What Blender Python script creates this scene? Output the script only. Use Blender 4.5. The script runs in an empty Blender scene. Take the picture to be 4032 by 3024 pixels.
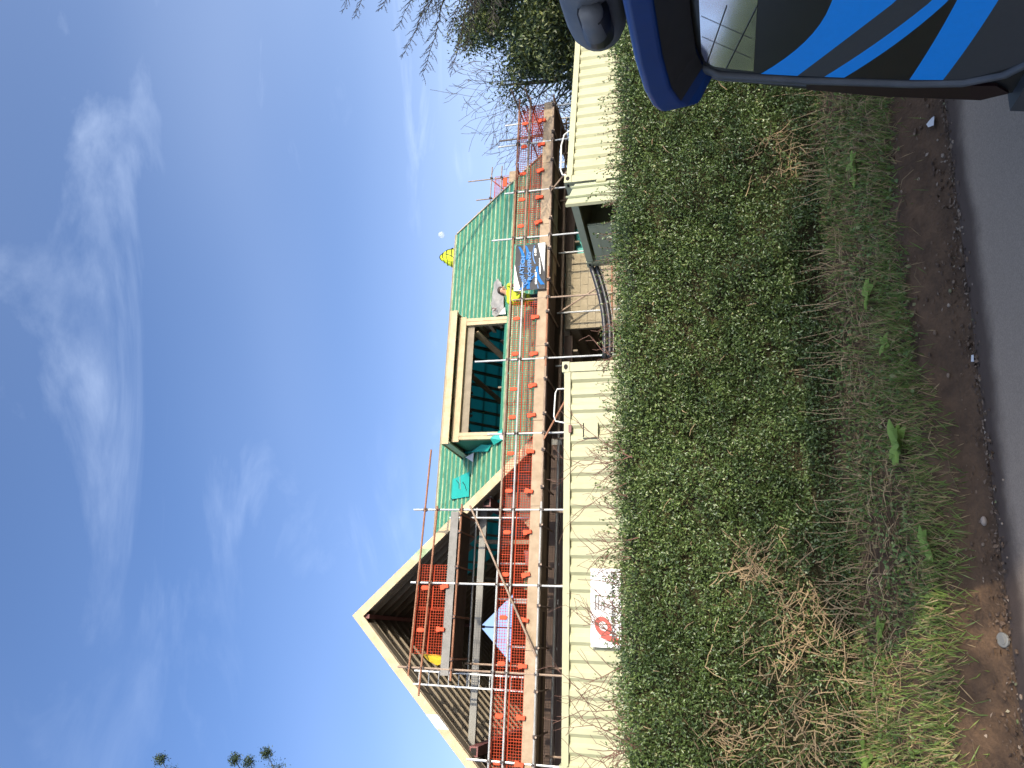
import bpy, bmesh, math, random
import numpy as np
from mathutils import Vector, Matrix

random.seed(7); rng = np.random.default_rng(7)
sc = bpy.context.scene
COL = sc.collection
R_ = math.radians

# ------------------------------------------------------------------ camera
EYE = 1.6; FPX = 3030.0; PITCH = R_(14.9); ROLL = math.atan(495 / 11400.0)
fw = Vector((0, math.cos(PITCH), math.sin(PITCH)))
u0 = Vector((0, -math.sin(PITCH), math.cos(PITCH))); r0 = Vector((1, 0, 0))
cR, sR = math.cos(ROLL), math.sin(ROLL)
right = r0 * cR - u0 * sR            # the photograph lies on its side: world up is picture left
down = -r0 * sR - u0 * cR
cam_d = bpy.data.cameras.new('camera'); cam = bpy.data.objects.new('camera', cam_d); COL.objects.link(cam)
m = Matrix((down, right, -fw)).transposed().to_4x4(); m.translation = Vector((0, 0, EYE))
cam.matrix_world = m
cam_d.sensor_width = 36.0; cam_d.sensor_fit = 'HORIZONTAL'; cam_d.lens = FPX / 4032 * 36.0
cam_d.clip_start = 0.05; cam_d.clip_end = 20000
sc.camera = cam

# ------------------------------------------------------------------ sky, sun, exposure
SUN_AZ, SUN_EL = R_(43), R_(14)      # to the right of straight behind the viewer, low
sun_dir = Vector((math.sin(SUN_AZ) * math.cos(SUN_EL), -math.cos(SUN_AZ) * math.cos(SUN_EL), math.sin(SUN_EL)))
world = bpy.data.worlds.new('World'); sc.world = world; world.use_nodes = True
nt = world.node_tree; nt.nodes.clear()
def N(t, **k):
    n = nt.nodes.new(t)
    for a, b in k.items(): setattr(n, a, b)
    return n
out = N('ShaderNodeOutputWorld'); bg = N('ShaderNodeBackground'); sky = N('ShaderNodeTexSky')
sky.sky_type = 'NISHITA'; sky.sun_disc = False; sky.sun_elevation = SUN_EL; sky.sun_rotation = math.pi - SUN_AZ
sky.air_density = 0.62; sky.dust_density = 6.5; sky.ozone_density = 4.0; sky.altitude = 300
SKY_STR = 0.15
bg.inputs['Strength'].default_value = SKY_STR
tc = N('ShaderNodeTexCoord'); sep = N('ShaderNodeSeparateXYZ'); nt.links.new(tc.outputs['Generated'], sep.inputs[0])
addz = N('ShaderNodeMath', operation='ADD'); addz.inputs[1].default_value = 0.12; nt.links.new(sep.outputs['Z'], addz.inputs[0])
mxz = N('ShaderNodeMath', operation='MAXIMUM'); mxz.inputs[1].default_value = 0.05; nt.links.new(addz.outputs[0], mxz.inputs[0])
dx = N('ShaderNodeMath', operation='DIVIDE'); dy = N('ShaderNodeMath', operation='DIVIDE')
for d_, o_ in ((dx, 'X'), (dy, 'Y')):
    nt.links.new(sep.outputs[o_], d_.inputs[0]); nt.links.new(mxz.outputs[0], d_.inputs[1])
cmb = N('ShaderNodeCombineXYZ'); nt.links.new(dx.outputs[0], cmb.inputs[0]); nt.links.new(dy.outputs[0], cmb.inputs[1])
CLOUD_A = (80, (1.0, 2.4, 1), (5.333768195644491, 1.1738051647662846, 0), 1.5, 0.38, 0.86, 9, 1.2)
CLOUD_B = (-20, (0.9, 0.9, 1), (8.24350330557883, 4.266481828924139, 0), 1.1, 0.36, 0.72, 4, 0.5)
def cloud(rot, scl, loc, nscale, lo, hi, detail=9, dist=.6, rough=.6):
    mp = N('ShaderNodeMapping'); mp.inputs['Rotation'].default_value = (0, 0, R_(rot)); mp.inputs['Scale'].default_value = scl; mp.inputs['Location'].default_value = loc
    nt.links.new(cmb.outputs[0], mp.inputs[0])
    nz = N('ShaderNodeTexNoise'); nz.inputs['Scale'].default_value = nscale; nz.inputs['Detail'].default_value = detail
    nz.inputs['Roughness'].default_value = rough; nz.inputs['Distortion'].default_value = dist
    nt.links.new(mp.outputs[0], nz.inputs['Vector'])
    rp = N('ShaderNodeMapRange'); rp.interpolation_type = 'SMOOTHSTEP'
    rp.inputs['From Min'].default_value = lo; rp.inputs['From Max'].default_value = hi
    nt.links.new(nz.outputs['Fac'], rp.inputs['Value']); return rp.outputs['Result']
cA = cloud(*CLOUD_A)      # wispy streaks
cB = cloud(*CLOUD_B)      # where streaks gather
mul = N('ShaderNodeMath', operation='MULTIPLY'); nt.links.new(cA, mul.inputs[0]); nt.links.new(cB, mul.inputs[1])
cC = cloud(25, (0.22, 0.5, 1), (1.0, 7.0, 0), 1.2, 0.35, 0.80, 3, .3)     # thin even veil
mul2 = N('ShaderNodeMath', operation='MULTIPLY'); mul2.inputs[1].default_value = 0.15; nt.links.new(cC, mul2.inputs[0])
mul1 = N('ShaderNodeMath', operation='MULTIPLY'); mul1.inputs[1].default_value = 0.30; nt.links.new(mul.outputs[0], mul1.inputs[0])
mx = N('ShaderNodeMath', operation='MAXIMUM'); nt.links.new(mul1.outputs[0], mx.inputs[0]); nt.links.new(mul2.outputs[0], mx.inputs[1])
hz1 = N('ShaderNodeMapRange'); hz1.inputs['From Min'].default_value = .62; hz1.inputs['From Max'].default_value = 0; hz1.inputs['To Min'].default_value = 0; hz1.inputs['To Max'].default_value = 1; nt.links.new(sep.outputs['Z'], hz1.inputs['Value'])
hz2 = N('ShaderNodeMath', operation='POWER'); hz2.inputs[1].default_value = 2.0; nt.links.new(hz1.outputs[0], hz2.inputs[0])
hz3 = N('ShaderNodeMath', operation='MULTIPLY'); hz3.inputs[1].default_value = .62; nt.links.new(hz2.outputs[0], hz3.inputs[0])     # milky air towards the horizon, all round
mx0 = mx; mx = N('ShaderNodeMath', operation='ADD'); mx.use_clamp = True; nt.links.new(mx0.outputs[0], mx.inputs[0]); nt.links.new(hz3.outputs[0], mx.inputs[1])
mix = N('ShaderNodeMixRGB'); nt.links.new(mx.outputs[0], mix.inputs['Fac']); nt.links.new(sky.outputs[0], mix.inputs['Color1'])
mix.inputs['Color2'].default_value = (3.6, 4.1, 4.9, 1)
nt.links.new(mix.outputs[0], bg.inputs['Color']); nt.links.new(bg.outputs[0], out.inputs['Surface'])

sun_d = bpy.data.lights.new('sun', 'SUN'); sun_d.energy = 2.05; sun_d.angle = R_(0.5); sun_d.color = (1.0, 0.88, 0.70)
sun = bpy.data.objects.new('sun', sun_d); COL.objects.link(sun)
sun.rotation_euler = sun_dir.to_track_quat('Z', 'Y').to_euler(); sun.location = (10, -20, 20)
sc.view_settings.view_transform = 'Standard'; sc.view_settings.look = 'None'
sc.view_settings.exposure = 1.5; sc.view_settings.gamma = 1.0; sc.view_settings.use_curve_mapping = False
sc.render.engine = 'CYCLES'
sc.cycles.max_bounces = 8; sc.cycles.transparent_max_bounces = 8

# ------------------------------------------------------------------ helpers
class Frame:
    def __init__(s, o, ang):
        s.o = Vector(o); s.a = R_(ang); s.x = Vector((math.cos(s.a), math.sin(s.a), 0)); s.y = Vector((-math.sin(s.a), math.cos(s.a), 0))
    def w(s, x, y, z): return s.o + s.x * x + s.y * y + Vector((0, 0, z))
    def l(s, p): d = Vector(p) - s.o; return Vector((d.dot(s.x), d.dot(s.y), d.z))
HS = Frame((0, 18.2, 0), 19)         # house and scaffold: x along the front, y into the house
WF = Frame((0, 5.5, 0), 13.5)        # road, verge and hedge: y = 0 at the road's edge
LF = Frame((0, 12.0, 0), 15)         # near container
RF = Frame((0, 11.13, 0), 28)        # far container
VF = Frame((1.42, 3.55, 0), -76.5)   # van: x across its tail, y forward
WORLD = Frame((0, 0, 0), 0)
GZ = 1.38                            # level of the building plot
def ray(px, py):                     # a direction through the photograph's pixel
    a = (3024 - py) - 1512; b = px - 2016
    return fw * FPX + right * a + down * b
def at_y(px, py, y): r = ray(px, py); return Vector((0, 0, EYE)) + r * (y / r.y)
def at_f(fr, px, py, yl=0):
    r = ray(px, py); p0 = fr.o + fr.y * yl - Vector((0, 0, EYE)); t = p0.dot(fr.y) / r.dot(fr.y)
    return fr.l(Vector((0, 0, EYE)) + r * t)
PROFILE = [(-400, .3), (-9, .3), (-7.5, .1), (-6.6, 0), (-0.04, 0), (0.0, 0.012), (0.10, .09), (.28, .25), (1.26, .54), (2.0, .75), (3.0, 1.3), (4.0, GZ), (900, GZ)]
def ground_z(yl):
    for (a, za), (b, zb) in zip(PROFILE, PROFILE[1:]):
        if yl <= b: return za + (zb - za) * (yl - a) / (b - a)
    return GZ
def on_ground(px, py):
    r = ray(px, py).normalized(); t = 2.0
    while t < 60:
        p = Vector((0, 0, EYE)) + r * t; q = WF.l(p)
        if p.z < ground_z(q.y): return q
        t += 0.01
    return q

class MB:
    def __init__(s): s.v = []; s.f = []
    def add(s, vs, fs):
        n = len(s.v); s.v += [tuple(v) for v in vs]; s.f += [tuple(i + n for i in f) for f in fs]; return s
    def box(s, x0, x1, y0, y1, z0, z1):
        return s.add([(x0, y0, z0), (x1, y0, z0), (x1, y1, z0), (x0, y1, z0), (x0, y0, z1), (x1, y0, z1), (x1, y1, z1), (x0, y1, z1)],
                     [(0, 3, 2, 1), (4, 5, 6, 7), (0, 1, 5, 4), (1, 2, 6, 5), (2, 3, 7, 6), (3, 0, 4, 7)])
    def beam(s, p0, p1, wd, ht, up=(0, 0, 1)):
        p0, p1 = Vector(p0), Vector(p1); d = (p1 - p0).normalized(); u = Vector(up)
        a = d.cross(u)
        if a.length < 1e-4: a = d.cross(Vector((1, 0, 0)))
        a.normalize(); b = a.cross(d).normalized(); a *= wd / 2; b *= ht / 2
        vs = [p + a * i + b * j for p in (p0, p1) for i, j in ((-1, -1), (1, -1), (1, 1), (-1, 1))]
        return s.add(vs, [(0, 1, 2, 3), (7, 6, 5, 4), (0, 4, 5, 1), (1, 5, 6, 2), (2, 6, 7, 3), (3, 7, 4, 0)])
    def tube(s, pts, r, n=8, caps=True):
        pts = [Vector(p) for p in pts]; rs = r if isinstance(r, (list, tuple)) else [r] * len(pts)
        base = len(s.v); ref = None
        for i, p in enumerate(pts):
            d = (pts[min(i + 1, len(pts) - 1)] - pts[max(i - 1, 0)]).normalized()
            if ref is None: ref = d.orthogonal().normalized()
            a = (ref - d * ref.dot(d))
            a = a.normalized() if a.length > 1e-5 else d.orthogonal().normalized()
            ref = a; b = d.cross(a)
            for k in range(n):
                t = 2 * math.pi * k / n; s.v.append(tuple(p + (a * math.cos(t) + b * math.sin(t)) * rs[i]))
        for i in range(len(pts) - 1):
            for k in range(n):
                q = base + i * n; k2 = (k + 1) % n
                s.f.append((q + k, q + k2, q + n + k2, q + n + k))
        if caps:
            s.f.append(tuple(base + k for k in reversed(range(n)))); e = base + (len(pts) - 1) * n
            s.f.append(tuple(e + k for k in range(n)))
        return s
    def prism(s, poly, y0, y1):      # polygon in x,z pushed along y
        n = len(poly)
        vs = [(x, y0, z) for x, z in poly] + [(x, y1, z) for x, z in poly]
        fs = [tuple(range(n)), tuple(reversed(range(n, 2 * n)))] + [(i, i + n, (i + 1) % n + n, (i + 1) % n) for i in range(n)]
        return s.add(vs, fs)
    def sheet(s, poly3, t, nrm):     # a thin plate from a 3d polygon
        n = len(poly3); o = Vector(nrm).normalized() * t
        vs = [Vector(p) for p in poly3] + [Vector(p) + o for p in poly3]
        return s.add(vs, [tuple(reversed(range(n))), tuple(range(n, 2 * n))] + [(i, (i + 1) % n, (i + 1) % n + n, i + n) for i in range(n)])
    def sph(s, c, rx, ry, rz, nu=10, nv=6):
        vs = []; fs = []
        for j in range(nv + 1):
            th = math.pi * j / nv
            for i in range(nu):
                ph = 2 * math.pi * i / nu
                vs.append((c[0] + rx * math.sin(th) * math.cos(ph), c[1] + ry * math.sin(th) * math.sin(ph), c[2] + rz * math.cos(th)))
        for j in range(nv):
            for i in range(nu):
                i2 = (i + 1) % nu; fs.append((j * nu + i, (j + 1) * nu + i, (j + 1) * nu + i2, j * nu + i2))
        return s.add(vs, fs)
    def mesh(s, name, mat, off=(0, 0, 0), smooth=False):
        me = bpy.data.meshes.new(name); o = Vector(off)
        me.from_pydata([tuple(Vector(v) - o) for v in s.v], [], s.f)
        if mat is not None: me.materials.append(mat)
        bm = bmesh.new(); bm.from_mesh(me); bmesh.ops.recalc_face_normals(bm, faces=bm.faces); bm.to_mesh(me); bm.free()
        if smooth: me.polygons.foreach_set('use_smooth', [True] * len(me.polygons))
        return me
    def build(s, name, mat, parent=None, smooth=False):
        off = OFF.get(parent.name, (0, 0, 0)) if parent is not None else (0, 0, 0)
        me = s.mesh(name, mat, off, smooth)
        o = bpy.data.objects.new(name, me); COL.objects.link(o)
        if parent is not None:
            o.parent = parent; OFF[o.name] = off
        return o
OFF = {}
def tag(o, label=None, cat=None, group=None, kind=None):
    for k, v in (('label', label), ('category', cat), ('group', group), ('kind', kind)):
        if v: o[k] = v
    return o
def thing(name, fr, base, label, cat, group=None):
    o = bpy.data.objects.new(name, None); COL.objects.link(o)
    o.location = fr.w(*base); o.rotation_euler = (0, 0, fr.a); OFF[o.name] = Vector(base); o.empty_display_size = .2
    return tag(o, label, cat, group)
def place(o, fr, base=None):         # a one-mesh thing built in a frame
    b = Vector(base) if base is not None else Vector((0, 0, 0))
    o.location = fr.w(*b); o.rotation_euler = (0, 0, fr.a); OFF[o.name] = b; return o
def single(mb, name, mat, fr, base, label, cat, group=None, smooth=False):
    me = mb.mesh(name, mat, base, smooth); o = bpy.data.objects.new(name, me); COL.objects.link(o)
    place(o, fr, base); return tag(o, label, cat, group)
def share(o, name, parent, loc, rot=None):   # another piece with the same mesh
    c = bpy.data.objects.new(name, o.data); COL.objects.link(c); c.parent = parent; c.location = loc
    if rot: c.rotation_euler = rot
    return c
def np_mesh(name, V, F, mat):
    me = bpy.data.meshes.new(name); k = F.shape[1]
    me.vertices.add(len(V)); me.vertices.foreach_set('co', V.astype(np.float32).ravel())
    me.loops.add(F.size); me.loops.foreach_set('vertex_index', F.astype(np.int32).ravel())
    me.polygons.add(len(F)); me.polygons.foreach_set('loop_start', np.arange(0, F.size, k, dtype=np.int32))
    me.update(calc_edges=True); me.materials.append(mat); return me
def unit(a): return a / (np.linalg.norm(a, axis=1, keepdims=True) + 1e-9)
def leaf_mesh(name, P, D, Nn, L, Wd, mat, fold=.25):
    """folded four-point leaves: base P, direction D, face normal Nn, lengths L, widths Wd"""
    n = len(P); D = unit(D); side = unit(np.cross(D, Nn)); nn = np.cross(side, D)
    L = np.broadcast_to(L, (n,))[:, None]; Wd = np.broadcast_to(Wd, (n,))[:, None]
    mid = P + D * L * .45
    V = np.stack([P, mid + side * Wd / 2 + nn * Wd * fold, P + D * L, mid - side * Wd / 2 + nn * Wd * fold], 1).reshape(-1, 3)
    b = np.arange(n)[:, None] * 4
    F = np.concatenate([b + np.array([[0, 1, 2]]), b + np.array([[0, 2, 3]])], 1).reshape(-1, 3)
    return np_mesh(name, V, F, mat)
def link(name, me, parent=None):
    o = bpy.data.objects.new(name, me); COL.objects.link(o)
    if parent is not None: o.parent = parent
    return o
def wob(x, *fs):                     # smooth wandering value
    return sum(math.sin(x * f + f * 7.3 + i * 1.7) / (i + 1) for i, f in enumerate(fs))

# ------------------------------------------------------------------ materials
def mat(name, col, rough=.6, var=.12, scale=6.0, bump=0.0, metal=0.0, col2=None, spec=.5, bscale=None, stretch=None, coat=0.0, detail=4, lo=.3, hi=.7):
    m = bpy.data.materials.new(name); m.use_nodes = True; t = m.node_tree; b = t.nodes['Principled BSDF']
    b.inputs['Roughness'].default_value = rough; b.inputs['Metallic'].default_value = metal; b.inputs['Specular IOR Level'].default_value = spec
    b.inputs['Coat Weight'].default_value = coat
    tcn = t.nodes.new('ShaderNodeTexCoord'); mp = t.nodes.new('ShaderNodeMapping'); t.links.new(tcn.outputs['Object'], mp.inputs[0])
    if stretch: mp.inputs['Scale'].default_value = stretch
    nz = t.nodes.new('ShaderNodeTexNoise'); nz.inputs['Scale'].default_value = scale; nz.inputs['Detail'].default_value = detail; nz.inputs['Roughness'].default_value = .65
    t.links.new(mp.outputs[0], nz.inputs['Vector'])
    rp = t.nodes.new('ShaderNodeValToRGB'); t.links.new(nz.outputs['Fac'], rp.inputs[0])
    c2 = col2 or tuple(min(1, c * (1 + var)) for c in col); c1 = col if col2 else tuple(c * (1 - var) for c in col)
    rp.color_ramp.elements[0].position = lo; rp.color_ramp.elements[1].position = hi
    rp.color_ramp.elements[0].color = (*c1, 1); rp.color_ramp.elements[1].color = (*c2, 1)
    t.links.new(rp.outputs[0], b.inputs['Base Color'])
    if bump:
        n2 = t.nodes.new('ShaderNodeTexNoise'); n2.inputs['Scale'].default_value = bscale or scale * 4; n2.inputs['Detail'].default_value = 5
        t.links.new(mp.outputs[0], n2.inputs['Vector'])
        bp = t.nodes.new('ShaderNodeBump'); bp.inputs['Strength'].default_value = bump; bp.inputs['Distance'].default_value = .02
        t.links.new(n2.outputs['Fac'], bp.inputs['Height']); t.links.new(bp.outputs[0], b.inputs['Normal'])
    return m
def island_mat(name, cols, rough=.5, spec=.5, trans=0.0, bump=False):
    """colour picked per loose piece (leaf, blade, stone)"""
    m = bpy.data.materials.new(name); m.use_nodes = True; t = m.node_tree; b = t.nodes['Principled BSDF']
    g = t.nodes.new('ShaderNodeNewGeometry'); rp = t.nodes.new('ShaderNodeValToRGB'); t.links.new(g.outputs['Random Per Island'], rp.inputs[0])
    e = rp.color_ramp.elements
    e[0].position = cols[0][0]; e[0].color = (*cols[0][1], 1); e[1].position = cols[-1][0]; e[1].color = (*cols[-1][1], 1)
    for p, c in cols[1:-1]:
        q = e.new(p); q.color = (*c, 1)
    t.links.new(rp.outputs[0], b.inputs['Base Color']); b.inputs['Roughness'].default_value = rough; b.inputs['Specular IOR Level'].default_value = spec
    if trans:
        tr = t.nodes.new('ShaderNodeBsdfTranslucent'); t.links.new(rp.outputs[0], tr.inputs['Color'])
        mxs = t.nodes.new('ShaderNodeMixShader'); mxs.inputs[0].default_value = trans
        o = t.nodes['Material Output']; t.links.new(b.outputs[0], mxs.inputs[1]); t.links.new(tr.outputs[0], mxs.inputs[2]); t.links.new(mxs.outputs[0], o.inputs['Surface'])
    return m
M = {}
M['cream'] = mat('container cream paint', (.325, .325, .198), .5, scale=1.6, col2=(.395, .395, .25), spec=.3, bump=.08, bscale=9)
M['creamgreen'] = mat('container pale green paint', (.37, .395, .26), .5, var=.06, scale=2, bump=.05)
M['hole'] = mat('dark hollow', (.012, .010, .008), .9)
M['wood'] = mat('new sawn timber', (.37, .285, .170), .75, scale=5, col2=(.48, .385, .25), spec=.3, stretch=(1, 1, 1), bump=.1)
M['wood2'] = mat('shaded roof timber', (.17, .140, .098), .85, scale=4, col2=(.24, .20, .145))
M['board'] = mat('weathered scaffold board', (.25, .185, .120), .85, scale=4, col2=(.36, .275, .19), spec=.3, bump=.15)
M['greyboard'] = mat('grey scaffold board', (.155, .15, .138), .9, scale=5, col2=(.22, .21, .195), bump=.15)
M['darkboard'] = mat('dirty board underside', (.075, .05, .036), .9, scale=5)  # dark brown tone for decks, lintel, container floor and filler boards
M['membrane'] = None
M['galv'] = mat('galvanised tube', (.50, .50, .47), .42, var=.2, scale=3, metal=.55)
M['rust'] = mat('rusty tube', (.20, .085, .045), .8, scale=5, col2=(.29, .14, .08))
M['brownpole'] = mat('brown weathered tube', (.20, .135, .095), .7, scale=4, col2=(.32, .245, .18), metal=.1)
M['coupler'] = mat('dark coupler', (.06, .045, .04), .7, scale=8)
M['mesh'] = mat('orange plastic mesh', (.35, .046, .017), .7, var=.1, spec=.15)
M['clip'] = mat('orange plastic clip', (.55, .085, .040), .7, var=.06, spec=.1)
M['block'] = mat('concrete block', (.21, .175, .115), .95, scale=3, col2=(.29, .245, .165), bump=.3, bscale=40)
M['mortar'] = mat('mortar', (.16, .14, .105), .95, bump=.2)
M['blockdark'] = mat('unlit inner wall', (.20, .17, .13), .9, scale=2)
M['steel'] = mat('grey primed steel', (.19, .185, .165), .6, scale=3, var=.15)
M['oxide'] = mat('red oxide steel', (.16, .055, .05), .6, scale=4)
M['sark'] = mat('roof underlay underside', (.125, .108, .082), .9, scale=2, col2=(.175, .15, .115))
M['white'] = mat('white sheet', (.62, .62, .60), .5, var=.03)
M['signwhite'] = mat('white printed board', (.60, .60, .58), .4, var=.02)
M['black'] = mat('black plastic', (.014, .014, .015), .45, var=.1)
M['hose'] = mat('black corrugated pipe', (.018, .018, .020), .4, bump=.2, scale=4)
M['hivis'] = mat('hi-vis yellow cloth', (.46, .54, .015), .7, scale=9, var=.12, bump=.3, bscale=14)
M['skin'] = mat('skin', (.50, .27, .17), .6, var=.08)
M['hair'] = mat('dark brown hair', (.045, .028, .018), .7, scale=20)
M['trouser'] = mat('dark work trousers', (.03, .03, .035), .8)
M['plastic'] = mat('crumpled grey polythene', (.20, .195, .175), .5, scale=5, col2=(.30, .29, .27), bump=.6, bscale=7)
M['yellowtarp'] = mat('yellow sheet', (.62, .42, .02), .5, scale=5, var=.2, bump=.3, bscale=8)
M['bark'] = mat('bark', (.07, .055, .042), .9, scale=6, bump=.3)
M['barkdark'] = mat('dark wet bark', (.022, .018, .016), .9, scale=6)
M['barkgrey'] = mat('grey winter bark', (.075, .062, .055), .95, scale=6)
M['twig'] = mat('bare reddish twig', (.13, .065, .045), .8, scale=9)
M['deadtwig'] = mat('pale dead twig', (.36, .265, .15), .9, scale=7, col2=(.22, .15, .08))
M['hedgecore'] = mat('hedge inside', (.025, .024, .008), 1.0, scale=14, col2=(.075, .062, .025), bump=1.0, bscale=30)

def membrane_mat():
    m = bpy.data.materials.new('green breather membrane'); m.use_nodes = True; t = m.node_tree; b = t.nodes['Principled BSDF']
    tcn = t.nodes.new('ShaderNodeTexCoord'); mp = t.nodes.new('ShaderNodeMapping'); t.links.new(tcn.outputs['Object'], mp.inputs[0])
    nz = t.nodes.new('ShaderNodeTexNoise'); nz.inputs['Scale'].default_value = 2.5; t.links.new(mp.outputs[0], nz.inputs[0])
    rp = t.nodes.new('ShaderNodeValToRGB'); rp.color_ramp.elements[0].color = (.035, .20, .125, 1); rp.color_ramp.elements[1].color = (.075, .28, .19, 1)
    t.links.new(nz.outputs['Fac'], rp.inputs[0])
    vo = t.nodes.new('ShaderNodeTexVoronoi'); vo.inputs['Scale'].default_value = 2.6; mp2 = t.nodes.new('ShaderNodeMapping'); mp2.inputs['Scale'].default_value = (1.5, 1, 1)
    t.links.new(tcn.outputs['Object'], mp2.inputs[0]); t.links.new(mp2.outputs[0], vo.inputs[0])
    lt = t.nodes.new('ShaderNodeMath'); lt.operation = 'LESS_THAN'; lt.inputs[1].default_value = .16; t.links.new(vo.outputs['Distance'], lt.inputs[0])
    n3 = t.nodes.new('ShaderNodeTexNoise'); n3.inputs['Scale'].default_value = 22; t.links.new(mp.outputs[0], n3.inputs[0])
    gt = t.nodes.new('ShaderNodeMath'); gt.operation = 'GREATER_THAN'; gt.inputs[1].default_value = .5; t.links.new(n3.outputs['Fac'], gt.inputs[0])
    mu = t.nodes.new('ShaderNodeMath'); mu.operation = 'MULTIPLY'; t.links.new(lt.outputs[0], mu.inputs[0]); t.links.new(gt.outputs[0], mu.inputs[1])
    mu2 = t.nodes.new('ShaderNodeMath'); mu2.operation = 'MULTIPLY'; mu2.inputs[1].default_value = .75; t.links.new(mu.outputs[0], mu2.inputs[0])
    mxr = t.nodes.new('ShaderNodeMixRGB'); t.links.new(mu2.outputs[0], mxr.inputs[0]); t.links.new(rp.outputs[0], mxr.inputs[1]); mxr.inputs[2].default_value = (.02, .07, .05, 1)
    t.links.new(mxr.outputs[0], b.inputs['Base Color']); b.inputs['Roughness'].default_value = .6
    bp = t.nodes.new('ShaderNodeBump'); bp.inputs['Strength'].default_value = .5; bp.inputs['Distance'].default_value = .03; t.links.new(nz.outputs['Fac'], bp.inputs['Height']); t.links.new(bp.outputs[0], b.inputs['Normal'])
    tr = t.nodes.new('ShaderNodeBsdfTranslucent'); tr.inputs['Color'].default_value = (.10, .50, .42, 1)
    mxs = t.nodes.new('ShaderNodeMixShader'); mxs.inputs[0].default_value = .28
    o = t.nodes['Material Output']; t.links.new(b.outputs[0], mxs.inputs[1]); t.links.new(tr.outputs[0], mxs.inputs[2]); t.links.new(mxs.outputs[0], o.inputs['Surface'])
    return m
M['membrane'] = membrane_mat()
rm_ = M['membrane'].copy(); rm_.name = 'membrane seen against the sky'; M['membrane_rear'] = rm_
for n_ in rm_.node_tree.nodes:
    if n_.type == 'MIX_SHADER': n_.inputs[0].default_value = .6
    if n_.type == 'BSDF_TRANSLUCENT': n_.inputs['Color'].default_value = (.12, .50, .44, 1)
M['patch'] = mat('teal membrane patch', (.015, .30, .25), .55, var=.05, scale=3, bump=.3, bscale=5)
M['batten'] = mat('green treated batten', (.085, .155, .075), .8, scale=4.5, col2=(.25, .36, .205), stretch=(1, 1, 1), lo=.25, hi=.6)
M['batten_b'] = mat('paler treated batten', (.15, .20, .10), .8, scale=4.0, col2=(.34, .42, .26), lo=.25, hi=.6)

# leaves, grass
M['leaf'] = island_mat('hedge leaf', [(0, (.046, .076, .020)), (.35, (.076, .120, .032)), (.7, (.112, .166, .046)), (.93, (.155, .21, .068)), (.985, (.22, .26, .10)), (1, (.30, .30, .14))], rough=.36, spec=.55, trans=.14)
M['grass'] = island_mat('grass blade', [(0, (.085, .14, .026)), (.5, (.16, .24, .05)), (.68, (.23, .27, .08)), (.78, (.31, .22, .11)), (1, (.44, .32, .17))], rough=.6, trans=.2)
M['weed'] = island_mat('small weed leaf', [(0, (.07, .12, .028)), (.6, (.13, .20, .048)), (.85, (.25, .24, .10)), (1, (.26, .15, .075))], rough=.55, trans=.15)
M['dock'] = island_mat('broad dock leaf', [(0, (.15, .25, .045)), (.6, (.22, .33, .07)), (1, (.30, .42, .11))], rough=.45, trans=.25)
M['litter'] = island_mat('leaf litter', [(0, (.06, .035, .02)), (.5, (.12, .075, .045)), (.8, (.20, .135, .085)), (.96, (.34, .27, .20)), (1, (.12, .14, .05))], rough=.8)
M['straw'] = island_mat('dead stalk', [(0, (.10, .06, .03)), (.5, (.24, .16, .08)), (1, (.40, .30, .17))], rough=.85)
M['conifer'] = island_mat('conifer needle', [(0, (.012, .028, .012)), (.6, (.030, .055, .020)), (1, (.055, .085, .03))], rough=.6, trans=.1)
M['evergreen'] = island_mat('evergreen leaf', [(0, (.022, .038, .010)), (.5, (.050, .075, .018)), (.9, (.10, .125, .03)), (1, (.16, .18, .05))], rough=.5, trans=.15)

# ------------------------------------------------------------------ ground and road
def ground():
    ys = sorted(set([-400, -60, -20, -9, -7.5, -6.6] + [round(-6 + .5 * i, 2) for i in range(12)] + [round(-.3 + .05 * i, 3) for i in range(62)] + [3.0, 3.5, 4, 6, 10, 20, 40, 80, 200, 500, 900]))
    xs = sorted(set([-700, -200, -60, -25, -14] + [round(-9 + .12 * i, 3) for i in range(170)] + [16, 30, 60, 200, 700]))
    V = []; F = []
    for y in ys:
        for x in xs:
            z = ground_z(y)
            if 0.0 < y < 3.2 and -9 < x < 12: z += .018 * wob(x * 3, 1.3, 2.9) * min(1, y * 4) + random.uniform(-.016, .016)
            V.append(tuple(WF.w(x, y, z)))
    n = len(xs)
    for j in range(len(ys) - 1):
        for i in range(n - 1): F.append((j * n + i, j * n + i + 1, (j + 1) * n + i + 1, (j + 1) * n + i))
    me = bpy.data.meshes.new('ground'); me.from_pydata(V, [], F)
    me.polygons.foreach_set('use_smooth', [True] * len(F))
    me.materials.append(mat('soil and mud', (.050, .028, .014), .95, scale=6, col2=(.125, .072, .037), bump=.9, bscale=30, detail=8))
    tag(link('ground', me), kind='structure')
ground()
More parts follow.
